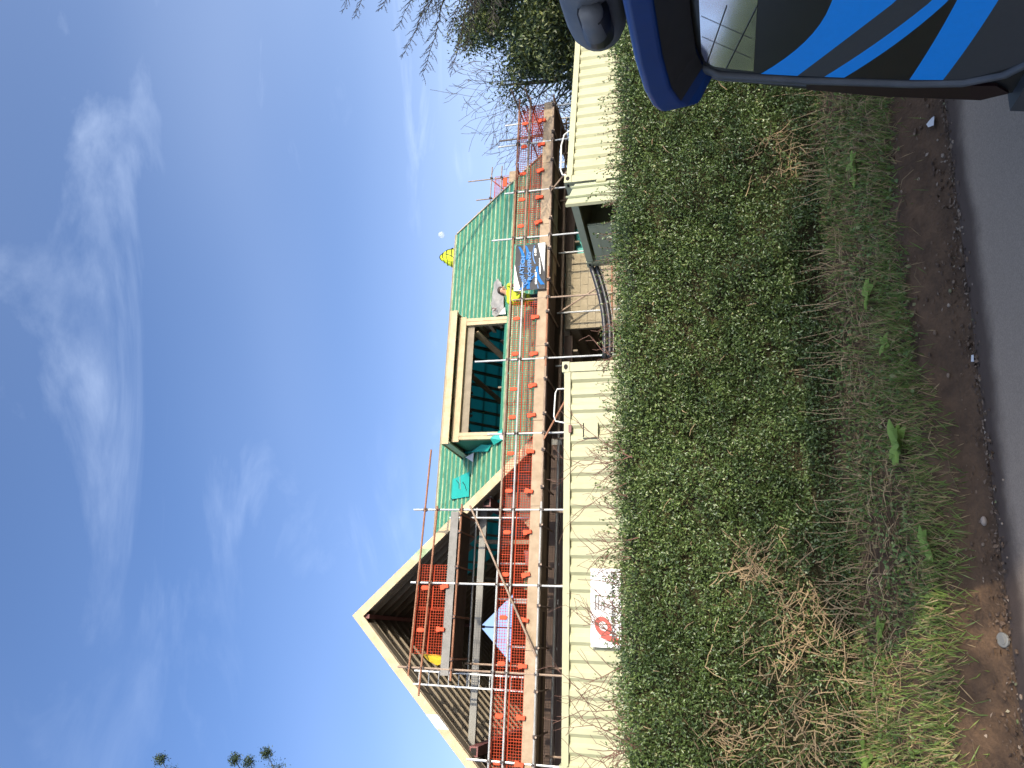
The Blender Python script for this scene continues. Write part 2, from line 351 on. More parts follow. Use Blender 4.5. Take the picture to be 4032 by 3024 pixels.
def road():
    m = bpy.data.materials.new('asphalt with muddy edge'); m.use_nodes = True; t = m.node_tree; b = t.nodes['Principled BSDF']
    tcn = t.nodes.new('ShaderNodeTexCoord'); sp = t.nodes.new('ShaderNodeSeparateXYZ'); t.links.new(tcn.outputs['Object'], sp.inputs[0])
    nz = t.nodes.new('ShaderNodeTexNoise'); nz.inputs['Scale'].default_value = 1.6; nz.inputs['Detail'].default_value = 8; nz.inputs['Roughness'].default_value = .7; t.links.new(tcn.outputs['Object'], nz.inputs[0])
    ma = t.nodes.new('ShaderNodeMath'); ma.operation = 'MULTIPLY_ADD'; ma.inputs[1].default_value = .42; t.links.new(nz.outputs['Fac'], ma.inputs[0]); t.links.new(sp.outputs['Y'], ma.inputs[2])
    mr = t.nodes.new('ShaderNodeMapRange'); mr.interpolation_type = 'SMOOTHSTEP'; mr.inputs['From Min'].default_value = -.22; mr.inputs['From Max'].default_value = .04; t.links.new(ma.outputs[0], mr.inputs['Value'])
    n2 = t.nodes.new('ShaderNodeTexNoise'); n2.inputs['Scale'].default_value = 140; n2.inputs['Detail'].default_value = 3; t.links.new(tcn.outputs['Object'], n2.inputs[0])
    r2 = t.nodes.new('ShaderNodeValToRGB'); r2.color_ramp.elements[0].color = (.30, .225, .160, 1); r2.color_ramp.elements[1].color = (.48, .36, .256, 1); r2.color_ramp.elements[0].position = .3; r2.color_ramp.elements[1].position = .75
    t.links.new(n2.outputs['Fac'], r2.inputs[0])
    r3 = t.nodes.new('ShaderNodeValToRGB'); r3.color_ramp.elements[0].color = (.055, .034, .024, 1); r3.color_ramp.elements[1].color = (.13, .086, .060, 1); t.links.new(nz.outputs['Fac'], r3.inputs[0])
    mx_ = t.nodes.new('ShaderNodeMixRGB'); t.links.new(mr.outputs[0], mx_.inputs[0]); t.links.new(r2.outputs[0], mx_.inputs[1]); t.links.new(r3.outputs[0], mx_.inputs[2]); t.links.new(mx_.outputs[0], b.inputs['Base Color'])
    b.inputs['Roughness'].default_value = .8
    bp = t.nodes.new('ShaderNodeBump'); bp.inputs['Strength'].default_value = .5; bp.inputs['Distance'].default_value = .006; t.links.new(n2.outputs['Fac'], bp.inputs['Height']); t.links.new(bp.outputs[0], b.inputs['Normal'])
    mb = MB(); xs = [-120] + [-10 + i for i in range(25)] + [120]
    e = [-.03 + .02 * wob(x, .9, 2.3) if abs(x) < 50 else -.03 for x in xs]
    mb.add([(x, -6.4, .004) for x in xs] + [(x, yy, .004) for x, yy in zip(xs, e)], [(i, i + 1, len(xs) + i + 1, len(xs) + i) for i in range(len(xs) - 1)])
    o = mb.build('road', m); place(o, WF); tag(o, kind='structure')
road()

# ------------------------------------------------------------------ house under construction
EZ0 = 5.3                                   # main front roof plane: z = EZ0 + y
RX0, RX1, RY0, RY1 = -0.94, 7.0, .62, 4.6   # eave and ridge of the main roof
AX, AZ, GY0, GY1 = -5.54, 10.5, .92, 10.8   # ridge of the gable wing
DX0, DX1, DY0, DY1 = -.92, 2.66, 1.98, 3.42 # dormer opening in the roof plane
house = thing('house', HS, (0, 1.2, GZ), 'unfinished house with green membrane roof, open timber gable and box dormer', 'house')
def valley(y): return AX + (AZ - EZ0 - y)
def main_roof():
    n = (0, -1, 1); t = .012
    def P(x, y, d=0): return (x, y - d * .707, EZ0 + y + d * .707)
    mem = MB()
    for poly in ([(valley(RY0), RY0), (RX1, RY0), (RX1, DY0), (valley(DY0), DY0)],
                 [(valley(DY0), DY0), (DX0, DY0), (DX0, DY1), (valley(DY1), DY1)],
                 [(DX1, DY0), (RX1, DY0), (RX1, DY1), (DX1, DY1)],
                 [(valley(DY1), DY1), (RX1, DY1), (RX1, RY1), (valley(RY1), RY1)]):
        mem.sheet([P(x, y) for x, y in poly], t, n)
    roof = mem.build('roof', M['membrane'], house)
    rows = 21
    for i in range(rows):
        y = RY0 + .05 + i * (RY1 - RY0 - .08) / (rows - 1)
        segs = [(valley(y) + .03, RX1 + random.uniform(-.05, .04))]
        if DY0 - .05 < y < DY1 + .02: segs = [(segs[0][0], DX0 - .03), (DX1 + .03, segs[0][1])]
        for a, b in segs:
            cuts = [a]; x = a + random.uniform(1.2, 3.6)
            while x < b - .8: cuts.append(x); x += random.uniform(2.4, 4.2)
            cuts.append(b)
            for c, d in zip(cuts, cuts[1:]):
                mb = MB(); j = random.uniform(-.012, .012)
                mb.beam(P(c, y + j, .024), P(d - .006, y + random.uniform(-.012, .012), .024), .054, .026, up=n)
                mb.build('batten', M['batten'] if random.random() < .6 else M['batten_b'], roof)
    # eaves fascia and membrane lap
    MB().beam((valley(RY0) + .2, RY0 + .02, EZ0 + RY0 - .09), (RX1, RY0 + .02, EZ0 + RY0 - .09), .03, .17).build('eaves_fascia', M['wood'], house)
    pt = MB(); 
    pt.sheet([P(-1.56, 3.84, .052), P(-1.50, 3.09, .052), P(-2.21, 3.05, .052), P(-2.15, 3.84, .052)], .006, n)
    pa = pt.build('membrane_patch', M['patch'], roof)
    pr = MB()                              # dark print and folds on the patch
    for pts in ([(-1.62, 3.66), (-1.75, 3.52), (-1.90, 3.50)], [(-1.75, 3.35), (-1.85, 3.25), (-2.02, 3.16)], [(-2.10, 3.86), (-2.18, 3.78), (-2.16, 3.70)], [(-1.55, 3.50), (-1.95, 3.44)]):
        pr.tube([P(x, y, .064) for x, y in pts], .011, 4)
    pr.build('printed_mark', M['black'], pa)
    # rear slope with rafters seen from inside through the dormer
    rear = MB(); RB = 8.6
    zb = lambda y: EZ0 + RY1 - (y - RY1)
    rear.sheet([(AX + .4, RY1, zb(RY1)), (RX1, RY1, zb(RY1)), (RX1, RB, zb(RB)), (AX + 4.2, RB, zb(RB))], .01, (0, 1, 1))
    rr = rear.build('rear_roof', M['membrane_rear'], house)
    for i in range(11):
        y = RY1 + .25 + i * .36; MB().beam((AX + .6 + (y - RY1) * .9, y + .03, zb(y) + .03), (RX1, y + .03, zb(y) + .03), .045, .03, up=(0, 1, 1)).build('batten', M['batten'], rr)
    x = -4.2
    while x < 7:
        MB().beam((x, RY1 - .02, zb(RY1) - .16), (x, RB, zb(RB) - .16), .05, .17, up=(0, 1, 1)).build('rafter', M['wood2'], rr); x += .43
    for x in [2.72, 3.3, 3.9, 4.5, 5.1, 5.7, 6.3, 6.9, -1.0]:
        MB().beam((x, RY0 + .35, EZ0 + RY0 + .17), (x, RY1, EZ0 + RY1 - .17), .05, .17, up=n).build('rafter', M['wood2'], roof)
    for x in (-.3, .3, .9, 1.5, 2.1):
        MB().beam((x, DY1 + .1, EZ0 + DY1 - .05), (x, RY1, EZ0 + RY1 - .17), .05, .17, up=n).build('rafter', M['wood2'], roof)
    MB().beam((AX + .5, RY1, EZ0 + RY1 - .03), (RX1 + .02, RY1, EZ0 + RY1 - .03), .05, .20).build('ridge_board', M['wood2'], roof)
    MB().beam((RX1 + .03, RY0, EZ0 + RY0 - .06), (RX1 + .03, RY1, EZ0 + RY1 - .06), .035, .18, up=n).build('verge_board', M['wood'], roof)
    # collars and struts inside the loft
    for x in (-.55, .95, 2.4):
        MB().beam((x, 3.0, 7.6), (x, 6.2, 7.6), .05, .2).build('collar_beam', M['wood2'], house)
    MB().beam((2.35, 2.15, 8.2), (1.75, 4.3, 7.3), .05, .2).build('strut', M['wood'], house)
    MB().beam((1.2, 2.6, 8.4), (.75, 5.4, 7.7), .05, .16).build('strut', M['wood2'], house)
    MB().beam((-1, 6.25, 7.35), (7, 6.25, 7.35), .07, .25).build('purlin', M['wood2'], house)
main_roof()

def dormer():
    d0 = thing_part = None
    y0 = 1.93
    MB().box(-1.03, 2.86, y0 - .24, y0 - .20, 8.62, 8.80).build('dormer_fascia', M['wood'], house)
    rf = MB(); rf.sheet([(-1.03, y0 - .24, 8.806), (2.86, y0 - .24, 8.806), (2.86, 3.52, 8.83), (-1.03, 3.52, 8.83)], .02, (0, 0, 1)); rf.build('dormer_roof', M['wood'], house)
    MB().box(-1.0, -.965, y0 - .20, 3.45, 8.60, 8.80).build('dormer_fascia', M['creamgreen'], house)
    MB().box(2.80, 2.835, y0 - .20, 3.45, 8.62, 8.80).build('dormer_fascia', M['wood'], house)
    for i in range(7):
        x = -.8 + i * .58; MB().box(x, x + .05, y0 + .06, 3.5, 8.61, 8.795).build('dormer_joist', M['wood2'], house)
    MB().box(-.93, 2.72, y0 - .05, y0 + .045, 8.40, 8.62).build('dormer_beam', M['wood'], house)
    MB().box(-.85, 2.62, y0 + .06, y0 + .11, 8.18, 8.60).build('dormer_beam', M['wood2'], house)
    for a, b, zb in ((-.87, -.68, 7.28), (2.47, 2.67, 7.2)):
        mb = MB(); mb.box(a, b - .10, y0 - .035, y0 + .10, zb, 8.398); p = mb.build('dormer_post', M['wood'], house)
        mb = MB(); mb.box(b - .095, b, y0 - .045, y0 + .09, zb, 8.398); mb.build('dormer_post', M['wood'], house)
    MB().box(-.66, 2.46, y0 + .0, y0 + .10, 7.10, 7.19).build('dormer_sill', M['batten_b'], house)
    for x0, x1 in ((-.87, -.82), (2.62, 2.67)):   # cheeks
        mb = MB(); mb.prism([(y0 + .1, 7.33), (y0 + .1, 8.60), (3.28, 8.60)], x0, x1)
        mb.v = [(y, x, z) for (x, y, z) in mb.v]; mb.build('dormer_cheek', M['wood2'] if x0 > 0 else M['membrane'], house)
    for k in range(3):
        z = 7.45 + k * .3; MB().box(2.55, 2.615, y0 + .12, y0 + .3 + k * .3 + .2, z, z + .1).build('dormer_cheek_rail', M['wood'], house)
    MB().sheet([(-.62, 1.80, 7.16), (-.95, 1.75, 7.14), (-1.02, 1.95, 7.42), (-.86, 1.86, 7.5)], .01, (0, -1, .3)).build('loose_membrane', M['patch'], house)
    MB().sheet([(-.98, 2.15, 7.55), (-1.1, 2.3, 7.68), (-1.02, 2.7, 8.3), (-.9, 2.35, 7.9)], .01, (-1, -.6, .3)).build('loose_membrane', M['patch'], house)
    MB().sheet([(-1.02, 2.8, 8.25), (-1.25, 2.95, 8.3), (-1.05, 3.2, 8.62)], .01, (-.3, -1, 1)).build('white_offcut', M['white'], house)
    MB().sheet([(-.75, 1.75, 7.14), (-.95, 1.72, 7.10), (-.84, 1.85, 7.30)], .01, (0, -1, .5)).build('white_offcut', M['white'], house)
    MB().sheet([(2.92, 1.84, 7.26), (2.69, 1.80, 7.22), (2.83, 2.10, 7.52)], .01, (0, -1, .7)).build('white_offcut', M['white'], house)
dormer()

def gable():
    EAVE = 4.35                                # half width
    c45 = .7071
    def Q(side, d, y, off=0):                  # down the slope by horizontal distance d, lifted by off
        return (AX + side * (d + off * c45 * 1), y, AZ - d + off * c45)
    # coverings
    lf = MB(); lf.sheet([Q(-1, 0, GY0 + .03), Q(-1, EAVE + .6, GY0 + .03), Q(-1, EAVE + .6, GY1), Q(-1, 0, GY1)], -.02, (-1, 0, 1)); lf.build('gable_roof', M['sark'], house)
    rt = MB()
    pts = [(0, GY0 + .03), (EAVE - .05, GY0 + .03), (.62, RY1), (EAVE - .05, 8.3), (EAVE - .05, GY1), (0, GY1)]
    rt.sheet([Q(1, d, y) for d, y in [(0, GY0 + .03), (EAVE - .05, GY0 + .03), (.62, RY1)]], -.02, (1, 0, 1))
    rt.sheet([Q(1, d, y) for d, y in [(0, GY0 + .03), (.62, RY1), (0, RY1)]], -.02, (1, 0, 1))
    rt.sheet([Q(1, d, y) for d, y in [(0, RY1), (.62, RY1), (EAVE - .05, 8.3), (EAVE - .05, GY1), (0, GY1)]], -.02, (1, 0, 1))
    rt.build('gable_roof', M['sark'], house)
    # bargeboards, each of two lengths with a pale splice
    th = .285                                  # vertical depth of the board
    for s, spl in ((-1, 2.1), (1, 1.35)):
        for d0, d1 in ((0, spl), (spl + .30, EAVE + (.6 if s < 0 else .02))):
            mb = MB(); mb.prism([(AX + s * d0, AZ - d0 + .01), (AX + s * d1, AZ - d1 + .01), (AX + s * d1, AZ - d1 - th), (AX + s * d0, AZ - d0 - th)], GY0 - .03, GY0 + .02)
            mb.build('bargeboard', M['wood'], house)
        mb = MB(); d0, d1 = spl + .002, spl + .298
        mb.prism([(AX + s * d0, AZ - d0 + .01), (AX + s * d1, AZ - d1 + .01), (AX + s * d1, AZ - d1 - th), (AX + s * d0, AZ - d0 - th)], GY0 - .034, GY0 + .02)
        mb.build('bargeboard_splice', M['white'] if s < 0 else M['batten_b'], house)
        # soffit strip behind the bargeboard
        sf = MB(); sf.sheet([Q(s, .3, GY0 + .02, -.22), Q(s, EAVE, GY0 + .02, -.22), Q(s, EAVE, GY0 + .34, -.22), Q(s, .3, GY0 + .34, -.22)], .015, (s, 0, 1)); sf.build('soffit', M['wood2'], house)
    # rafters
    y = GY0 + .38
    while y < GY1:
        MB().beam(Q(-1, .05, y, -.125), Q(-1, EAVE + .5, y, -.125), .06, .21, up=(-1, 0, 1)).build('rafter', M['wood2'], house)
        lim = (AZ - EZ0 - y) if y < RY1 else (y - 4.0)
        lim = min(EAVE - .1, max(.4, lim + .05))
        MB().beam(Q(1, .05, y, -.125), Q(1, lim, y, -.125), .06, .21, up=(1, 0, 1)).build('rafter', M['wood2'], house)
        y += .46
    MB().beam((AX, GY0 + .05, AZ - .26), (AX, GY1, AZ - .26), .10, .30).build('ridge_beam', M['oxide'], house)
    # steel: cross beam, purlins with red oxide ends
    MB().beam((-8.55, 1.62, 7.48), (-2.55, 1.62, 7.48), .10, .17).build('steel_beam', M['steel'], house)
    for x, s in ((-8.38, -1), (-2.70, 1)):
        b = MB().beam((x, 1.14, 7.28), (x, 1.14 + (9 if s < 0 else 1.3), 7.28), .22, .20).build('steel_purlin', M['oxide'], house)
        mb = MB(); mb.box(x - .075, x + .075, 1.130, 1.139, 7.215, 7.345); mb.build('hollow_end', M['hole'], b)
        mb = MB(); mb.box(x + s * .13 - .012, x + s * .13 + .012, 1.10, 1.3, 7.15, 7.40); mb.build('steel_plate', M['steel'], house)
    MB().beam((AX, GY1, 5.5), (AX, GY1, AZ - .3), .05, .08, up=(0, 1, 0)).build('rear_post', M['steel'], house)
    MB().beam((AX - 1.6, GY1, 7.9), (AX + 1.6, GY1, 7.9), .08, .12).build('rear_rail', M['steel'], house)
    MB().beam((-9.3, 1.35, 7.0), (-9.3, 1.35, GZ), .2, .2).build('steel_column', M['steel'], house)
    MB().beam((-1.15, 1.35, 6.5), (-1.15, 1.35, GZ), .15, .15).build('steel_column', M['steel'], house)
    # upstairs studs and partition pieces on the right of the gable
    for x, y, z1 in ((-3.5, 2.6, 8.0), (-2.9, 3.4, 7.6), (-2.3, 2.4, 6.7)):
        MB().beam((x, y, 5.5), (x, y, z1), .1, .1).build('stud', M['wood2'], house)
    MB().beam((-3.9, 2.2, 5.6), (-2.3, 2.6, 7.2), .05, .2).build('strut', M['wood2'], house)
gable()

def walls():
    # floor deck, ground slab, inner and rear walls
    MB().box(-9.8, 6.9, 1.35, 8.4, 5.30, 5.45).build('upper_floor', M['blockdark'], house)
    for i in range(26):
        x = -9.6 + i * .64; MB().box(x, x + .05, 1.32, 8.3, 5.08, 5.295).build('floor_joist', M['wood2'], house)
    MB().box(-9.8, 6.9, 1.1, 10.7, GZ - .05, GZ + .02).build('floor_slab', M['blockdark'], house)
    MB().box(-9.8, 6.9, 8.42, 8.62, GZ, 5.9).build('rear_wall', M['blockdark'], house)
    MB().box(6.70, 6.90, 1.3, 8.4, GZ, 6.2).build('end_wall', M['blockdark'], house)
    g = MB(); g.prism([(1.3, 6.22), (8.3, 6.0), (RY1, 9.4)], 6.72, 6.88); g.v = [(y, x, z) for (x, y, z) in g.v]; g.build('end_wall', M['blockdark'], house)
    MB().box(-9.9, -9.7, 1.3, 8.4, GZ, 5.9).build('end_wall', M['blockdark'], house)
    g = MB(); g.prism([(-9.8, GZ), (-1.3, GZ), (-1.3, 6.1), (-4.2, 9.05), (-6.9, 9.05), (-9.8, 6.1)], GY1 - .12, GY1 - .02); g.build('rear_wall', M['blockdark'], house)
    MB().beam((-9.6, 1.33, 5.32), (1.7, 1.33, 5.32), .14, .22).build('lintel_beam', M['darkboard'], house)
    MB().beam((4.1, 1.33, 5.32), (6.9, 1.33, 5.32), .14, .22).build('lintel_beam', M['darkboard'], house)
    MB().box(-1.1, 6.9, 1.30, 1.36, 5.46, 6.35).build('shade_board', M['darkboard'], house)  # dark board added where the space under the deck is only in shade
    MB().box(-9.7, -1.2, 1.30, 1.36, 5.46, 5.80).build('shade_board', M['darkboard'], house)  # same dark filler for the shade below the gable deck
    # block piers, every block a piece
    BW, BH = .405, .195; first = None
    def pier(x0, x1, z0, z1, y=1.16):
        nonlocal first
        w = MB(); w.box(x0 + .004, x1 - .004, y + .012, y + .12, z0, z1 - .004); pw = w.build('block_wall', M['mortar'], house)
        r = 0; z = z0
        while z < z1 - .05:
            x = x0 - (BW / 2 + .005 if r % 2 else 0)
            while x < x1 - .02:
                a, b = max(x, x0), min(x + BW, x1)
                if b - a > .05:
                    if b - a > BW - .01 and first is not None:
                        share(first, 'block', pw, Vector((a, y + random.uniform(-.002, .002), z)) - Vector((0, 1.2, GZ)))
                    else:
                        mb = MB(); mb.box(0, b - a, 0, .09, 0, min(BH, z1 - z)); me = mb.mesh('block', M['block']); o = link('block', me, pw)
                        o.location = Vector((a, y, z)) - Vector((0, 1.2, GZ))
                        if b - a > BW - .01 and first is None: first = o
                x += BW + .01
            z += BH + .01; r += 1
    pier(1.86, 4.05, 2.75, 5.40)
    MB().box(1.86, 4.05, 1.17, 1.28, GZ, 2.745).build('wall_base', M['block'], house)
    pier(6.15, 6.9, 3.4, 5.40)
    MB().box(6.15, 6.9, 1.17, 1.28, GZ, 3.39).build('wall_base', M['block'], house)
    MB().box(-10.0, -9.2, 1.17, 1.28, GZ, 5.4).build('wall_base', M['block'], house)
    MB().sheet([(4.2, 1.5, 2.5), (5.0, 1.5, 2.5), (5.0, 1.5, 5.2), (4.2, 1.5, 5.2)], .02, (0, 1, 0)).build('hung_membrane', M['patch'], house)
    # steel props standing inside
    for x, y, b in ((-3.55, 1.7, 1), (-4.3, 2.2, 1), (-4.55, 2.2, 0), (-4.95, 2.0, 1), (-5.15, 2.4, 1), (-5.4, 2.0, 1), (-6.75, 1.8, 1), (-7.5, 1.9, 1), (-8.2, 1.7, 0), (-8.6, 1.7, 1), (-2.2, 2.3, 0), (-.9, 2.6, 1), (.4, 1.9, 1), (1.2, 2.1, 0), (4.7, 2.0, 0), (5.5, 1.8, 1)):
        MB().tube([(x, y, GZ + .02), (x, y, 5.07)], .03, 6).build('prop', M['galv'] if b else M['brownpole'], house)
    for x in (-4.05, -4.95, -5.02, -6.1):
        MB().tube([(x, 2.6, 5.46), (x, 2.6, 7.3 if x > -5 else 7.0)], .03, 6).build('prop', M['galv'], house)
walls()

# ------------------------------------------------------------------ scaffold
scaf = thing('scaffold', HS, (0, 0, GZ), 'tube scaffold with timber decks and guard rails along the house front', 'scaffold')
DZ = 5.56
STD = [(-8.38, 7.06, 'galv'), (-6.62, 8.82, 'brownpole'), (-4.77, 8.67, 'galv'), (-3.08, 8.74, 'galv'), (-1.26, 7.0, 'galv'), (.63, 7.43, 'galv'), (2.25, 6.53, 'brownpole'), (4.01, 7.17, 'galv'), (5.40, 6.88, 'galv'), (6.9, 7.13, 'galv'), (8.02, 5.60, 'galv')]
def tubeS(p0, p1, mt='galv', r=.0245, name='pole'):
    return MB().tube([p0, p1], r, 8).build(name, M[mt], scaf)
coup0 = None
def coupler(x, y, z):
    global coup0
    p = Vector((x, y, z)) - Vector((0, 0, GZ))
    if coup0 is None:
        mb = MB(); mb.box(-.035, .035, -.04, .04, -.045, .045); mb.tube([(0, -.055, .0), (0, -.085, .01)], .012, 6)
        me = mb.mesh('coupler', M['coupler']); coup0 = link('coupler', me, scaf); coup0.location = p
    else: share(coup0, 'coupler', scaf, p, (random.uniform(-.3, .3), random.uniform(-.3, .3), random.uniform(-.2, .2)))
def scaffold():
    for x, z, mt in STD:
        tubeS((x, 0, GZ), (x, 0, z), mt)
        for zz in (6.57, 6.27, 5.60):
            if zz < z: coupler(x, -.03, zz)
    for x in (-8.3, -6.5, -4.7, -3.0, -1.2, .7, 2.16, 3.9, 5.5, 7.0, 8.0):      # inner standards
        tubeS((x, .78, GZ), (x, .78, DZ - .03), 'galv' if x in (2.16, 3.9, .7) else 'brownpole')
    for z, mts in ((6.57, ('galv', 'brownpole', 'brownpole', 'rust')), (6.26, ('galv', 'galv', 'galv', 'brownpole')), (5.60, ('galv', 'brownpole', 'rust', 'brownpole'))):
        cuts = [-10.2, -3.3 if z > 5.7 else -2.9, .4, 3.1, 8.35]
        for a, b, mt in zip(cuts, cuts[1:], mts):
            tubeS((a, -.05, z), (b, -.05, z), mt)
    tubeS((-10, .83, 5.42), (-1.0, .83, 5.42), 'galv'); tubeS((-1, .83, 5.42), (8.2, .83, 5.42), 'brownpole')
    x = -9.6
    while x < 8.2:                                   # transoms
        tubeS((x, -.17, 5.545), (x, .95, 5.545), 'brownpole', .022, 'transom'); coupler(x, -.07, 5.585); x += .88
    # deck boards, three wide
    for j in range(3):
        x = -9.9 + j * .7
        while x < 8.0:
            b = min(x + 3.9, 8.15); y = .05 + j * .235
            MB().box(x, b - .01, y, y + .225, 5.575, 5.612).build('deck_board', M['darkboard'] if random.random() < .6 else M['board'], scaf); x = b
    # toe boards standing on the outer edge
    for a, b, dz in ((-10.2, -6.15, .0), (-6.14, -3.0, -.005), (-2.99, -.95, -.005), (-.94, .95, .005), (.96, 2.45, .0), (2.46, 4.35, .0), (4.36, 6.2, .0), (6.21, 8.16, .005)):
        MB().box(a, b, -.018, .020, 5.63 + dz, 5.87 + dz).build('toe_board', M['board'], scaf)
    # upper lift at the gable
    MB().box(-6.75, -3.12, -.018, .02, 7.60, 7.79).build('toe_board', M['greyboard'], scaf)
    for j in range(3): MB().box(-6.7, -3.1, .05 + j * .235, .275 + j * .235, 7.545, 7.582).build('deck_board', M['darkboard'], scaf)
    tubeS((-6.85, -.05, 7.53), (-2.95, -.05, 7.52), 'rust'); tubeS((-7.0, .83, 7.42), (-2.9, .83, 7.42), 'galv')
    for x in (-6.4, -5.5, -4.4, -3.6, -3.2): tubeS((x, -.17, 7.5), (x, .95, 7.5), 'rust', .022, 'transom'); coupler(x, -.07, 7.53)
    tubeS((-6.8, -.05, 8.53), (-1.62, -.05, 8.40), 'rust'); tubeS((-7.2, -.05, 8.25), (-3.0, -.05, 8.13), 'rust')
    for x, z in ((-6.62, 8.53), (-4.77, 8.48), (-3.08, 8.44), (-6.62, 8.23), (-4.77, 8.18), (-3.08, 8.13), (-6.62, 7.53), (-4.77, 7.53), (-3.08, 7.53)): coupler(x, -.02, z)
    for x in (-6.5, -4.7, -3.15): tubeS((x, .78, 5.6), (x, .78, 8.1 if x > -4 else 7.5), 'galv' if x > -4 else 'brownpole')
    # braces
    tubeS((-3.0, -.11, 7.30), (-6.25, -.11, 5.60), 'brownpole'); tubeS((-.5, -.11, 5.08), (-1.45, -.11, 5.58), 'rust')
    tubeS((5.95, -.11, 5.05), (5.25, -.11, 5.60), 'brownpole'); tubeS((2.15, .72, 5.46), (2.95, .72, 4.2), 'brownpole')
    # lower ledgers in front of the blockwork
    tubeS((.3, .73, 4.10), (8.2, .73, 4.10), 'rust'); tubeS((-9, .73, 3.5), (.3, .73, 3.5), 'brownpole')
    tubeS((.3, -.05, 3.42), (8.2, -.05, 3.42), 'brownpole')
    tubeS((1.0, -.1, 4.05), (.3, -.1, 3.5), 'brownpole')
    # return along the right-hand end, and the far corner behind the roof
    for z in (6.62, 6.24): tubeS((8.28, -.55, z + .06), (8.28, 9.6, z), 'brownpole')
    tubeS((8.28, -.1, 5.60), (8.28, 9.6, 5.60), 'brownpole')
    for y, zt in ((.9, 7.25), (3.0, 7.2), (5.2, 7.3), (7.4, 7.3), (9.6, 7.3)): tubeS((8.28, y, GZ), (8.28, y, zt), 'galv')
    tubeS((7.70, .8, 5.6), (7.70, .8, 7.37), 'brownpole')
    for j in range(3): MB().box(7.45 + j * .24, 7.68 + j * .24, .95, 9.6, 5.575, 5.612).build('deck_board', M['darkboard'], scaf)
    MB().box(8.22, 8.255, .1, 9.6, 5.63, 5.86).build('toe_board', M['board'], scaf)
    fy = 8.6
    for x, zt in ((11.82, 11.12), (10.90, 10.72), (10.30, 10.62)): tubeS((x, fy, GZ), (x, fy, zt), 'brownpole')
    for z in (10.10, 9.68): tubeS((12.35, fy - .05, z), (10.7, fy - .05, z), 'brownpole'); coupler(11.82, fy - .06, z); coupler(10.9, fy - .06, z)
    tubeS((11.75, fy, 10.08), (10.9, fy + .2, 9.1), 'rust'); tubeS((11.75, fy, 9.66), (11.1, fy + .2, 8.9), 'rust')
    MB().box(10.4, 12.2, fy, fy + .7, 9.02, 9.06).build('deck_board', M['board'], scaf)
    MB().box(11.55, 12.05, fy - .05, fy - .01, 9.08, 9.36).build('toe_board', M['board'], scaf)
scaffold()
lad = thing('ladder', HS, (-6.86, .55, 5.62), 'grey aluminium ladder leaning against the gable beside the upper scaffold deck', 'ladder')
for x in (-7.0, -6.71): MB().beam((x, .35, 5.62), (x, .75, 8.7), .035, .06, up=(0, -1, 0)).build('stile', M['galv'], lad)
for i in range(12): MB().tube([(-7.0, .35 + .4 * (i * .255 + .15) / 3.08, 5.77 + i * .255), (-6.71, .35 + .4 * (i * .255 + .15) / 3.08, 5.77 + i * .255)], .014, 6).build('rung', M['galv'], lad)

# orange mesh guards hanging on the rails
def guard_mesh(w, h, cell=.06):
    mb = MB(); n = max(2, int(round(w / cell))); k = max(2, int(round(h / cell))); r = .0043
    for i in range(n + 1): x = -w / 2 + w * i / n; mb.box(x - r, x + r, -r, r, 0, h)
    for j in range(k + 1): z = h * j / k; mb.box(-w / 2, w / 2, -r * .8, r * .8, z - r, z + r)
    for z in (0, h, h * .52): mb.box(-w / 2, w / 2, -r * 1.1, r * 1.1, z - .012, z + .012)
    pts = [(-w / 2 + w * i / 24, .012 * math.sin(i * 1.9), h + .02 + .018 * math.sin(i * 2.6)) for i in range(25)]
    return mb.tube(pts, .006, 4)
ORD = ['first', 'second', 'third', 'fourth', 'fifth', 'sixth', 'seventh', 'eighth', 'ninth', 'tenth', 'eleventh', 'twelfth', 'thirteenth', 'fourteenth', 'fifteenth', 'sixteenth', 'seventeenth', 'eighteenth']
gm = {}
def guard(xc, w, z0, h, label, group, top=.57, low=.11):
    key = (round(w, 1), round(h, 2))
    t = thing('mesh_guard', HS, (xc, .045, z0), label, 'mesh guard', group)
    if key not in gm: gm[key] = guard_mesh(key[0], h).mesh('mesh', M['mesh'])
    n = link('mesh', gm[key], t); n.rotation_euler = (R_(random.uniform(-2, 2)), 0, R_(random.uniform(-1, 1)))
    if 'clip_a' not in gm:
        mb = MB(); mb.tube([(0, -.012, -.045), (0, -.012, .045)], .052, 10); mb.sph((0, -.012, .045), .052, .02, .05, 10, 6); mb.sph((0, -.012, -.045), .052, .02, .05, 10, 6)
        mb.v = [(x, max(-.03, min(.03, y)), z) for x, y, z in mb.v]; gm['clip_a'] = mb.mesh('clip', M['clip'])
        mb = MB(); mb.box(-.055, .055, -.03, .03, -.02, .07); mb.box(-.04, .04, -.05, .02, -.13, -.021); gm['hook'] = mb.mesh('hook', M['clip'])
    c = link('clip', gm['clip_a'], t); c.location = (random.uniform(-.03, .03), -.03, top)
    k = link('hook', gm['hook'], t); k.location = (random.uniform(-.03, .05), -.075, low); k.rotation_euler = (0, R_(random.uniform(-18, 14)), 0)
GX = [-9.4, -8.42, -7.47, -6.45, -5.49, -4.54, -3.6, -2.63, -1.72, -.86, -.12, .76, 1.75, 4.38, 5.17, 5.95, 6.79, 7.56]
for i, x in enumerate(GX):
    lo_ = GX[i - 1] if i else x - 1; hi_ = GX[i + 1] if i + 1 < len(GX) else x + 1
    w = min(1.0, max(.7, (hi_ - lo_) / 2)) 
    if i < 13: lab = 'orange mesh guard on the lower deck rail, %s from the left end' % ORD[i]
    else: lab = 'orange mesh guard on the deck rail right of the banner, %s from the banner' % ORD[i - 13]
    guard(x, w, 5.83, .72, lab, 'orange mesh guards on the long scaffold deck')
guard(-4.86, 1.0, 7.74, .74, 'right-hand orange mesh guard on the high gable deck', 'orange mesh guards on the high deck')
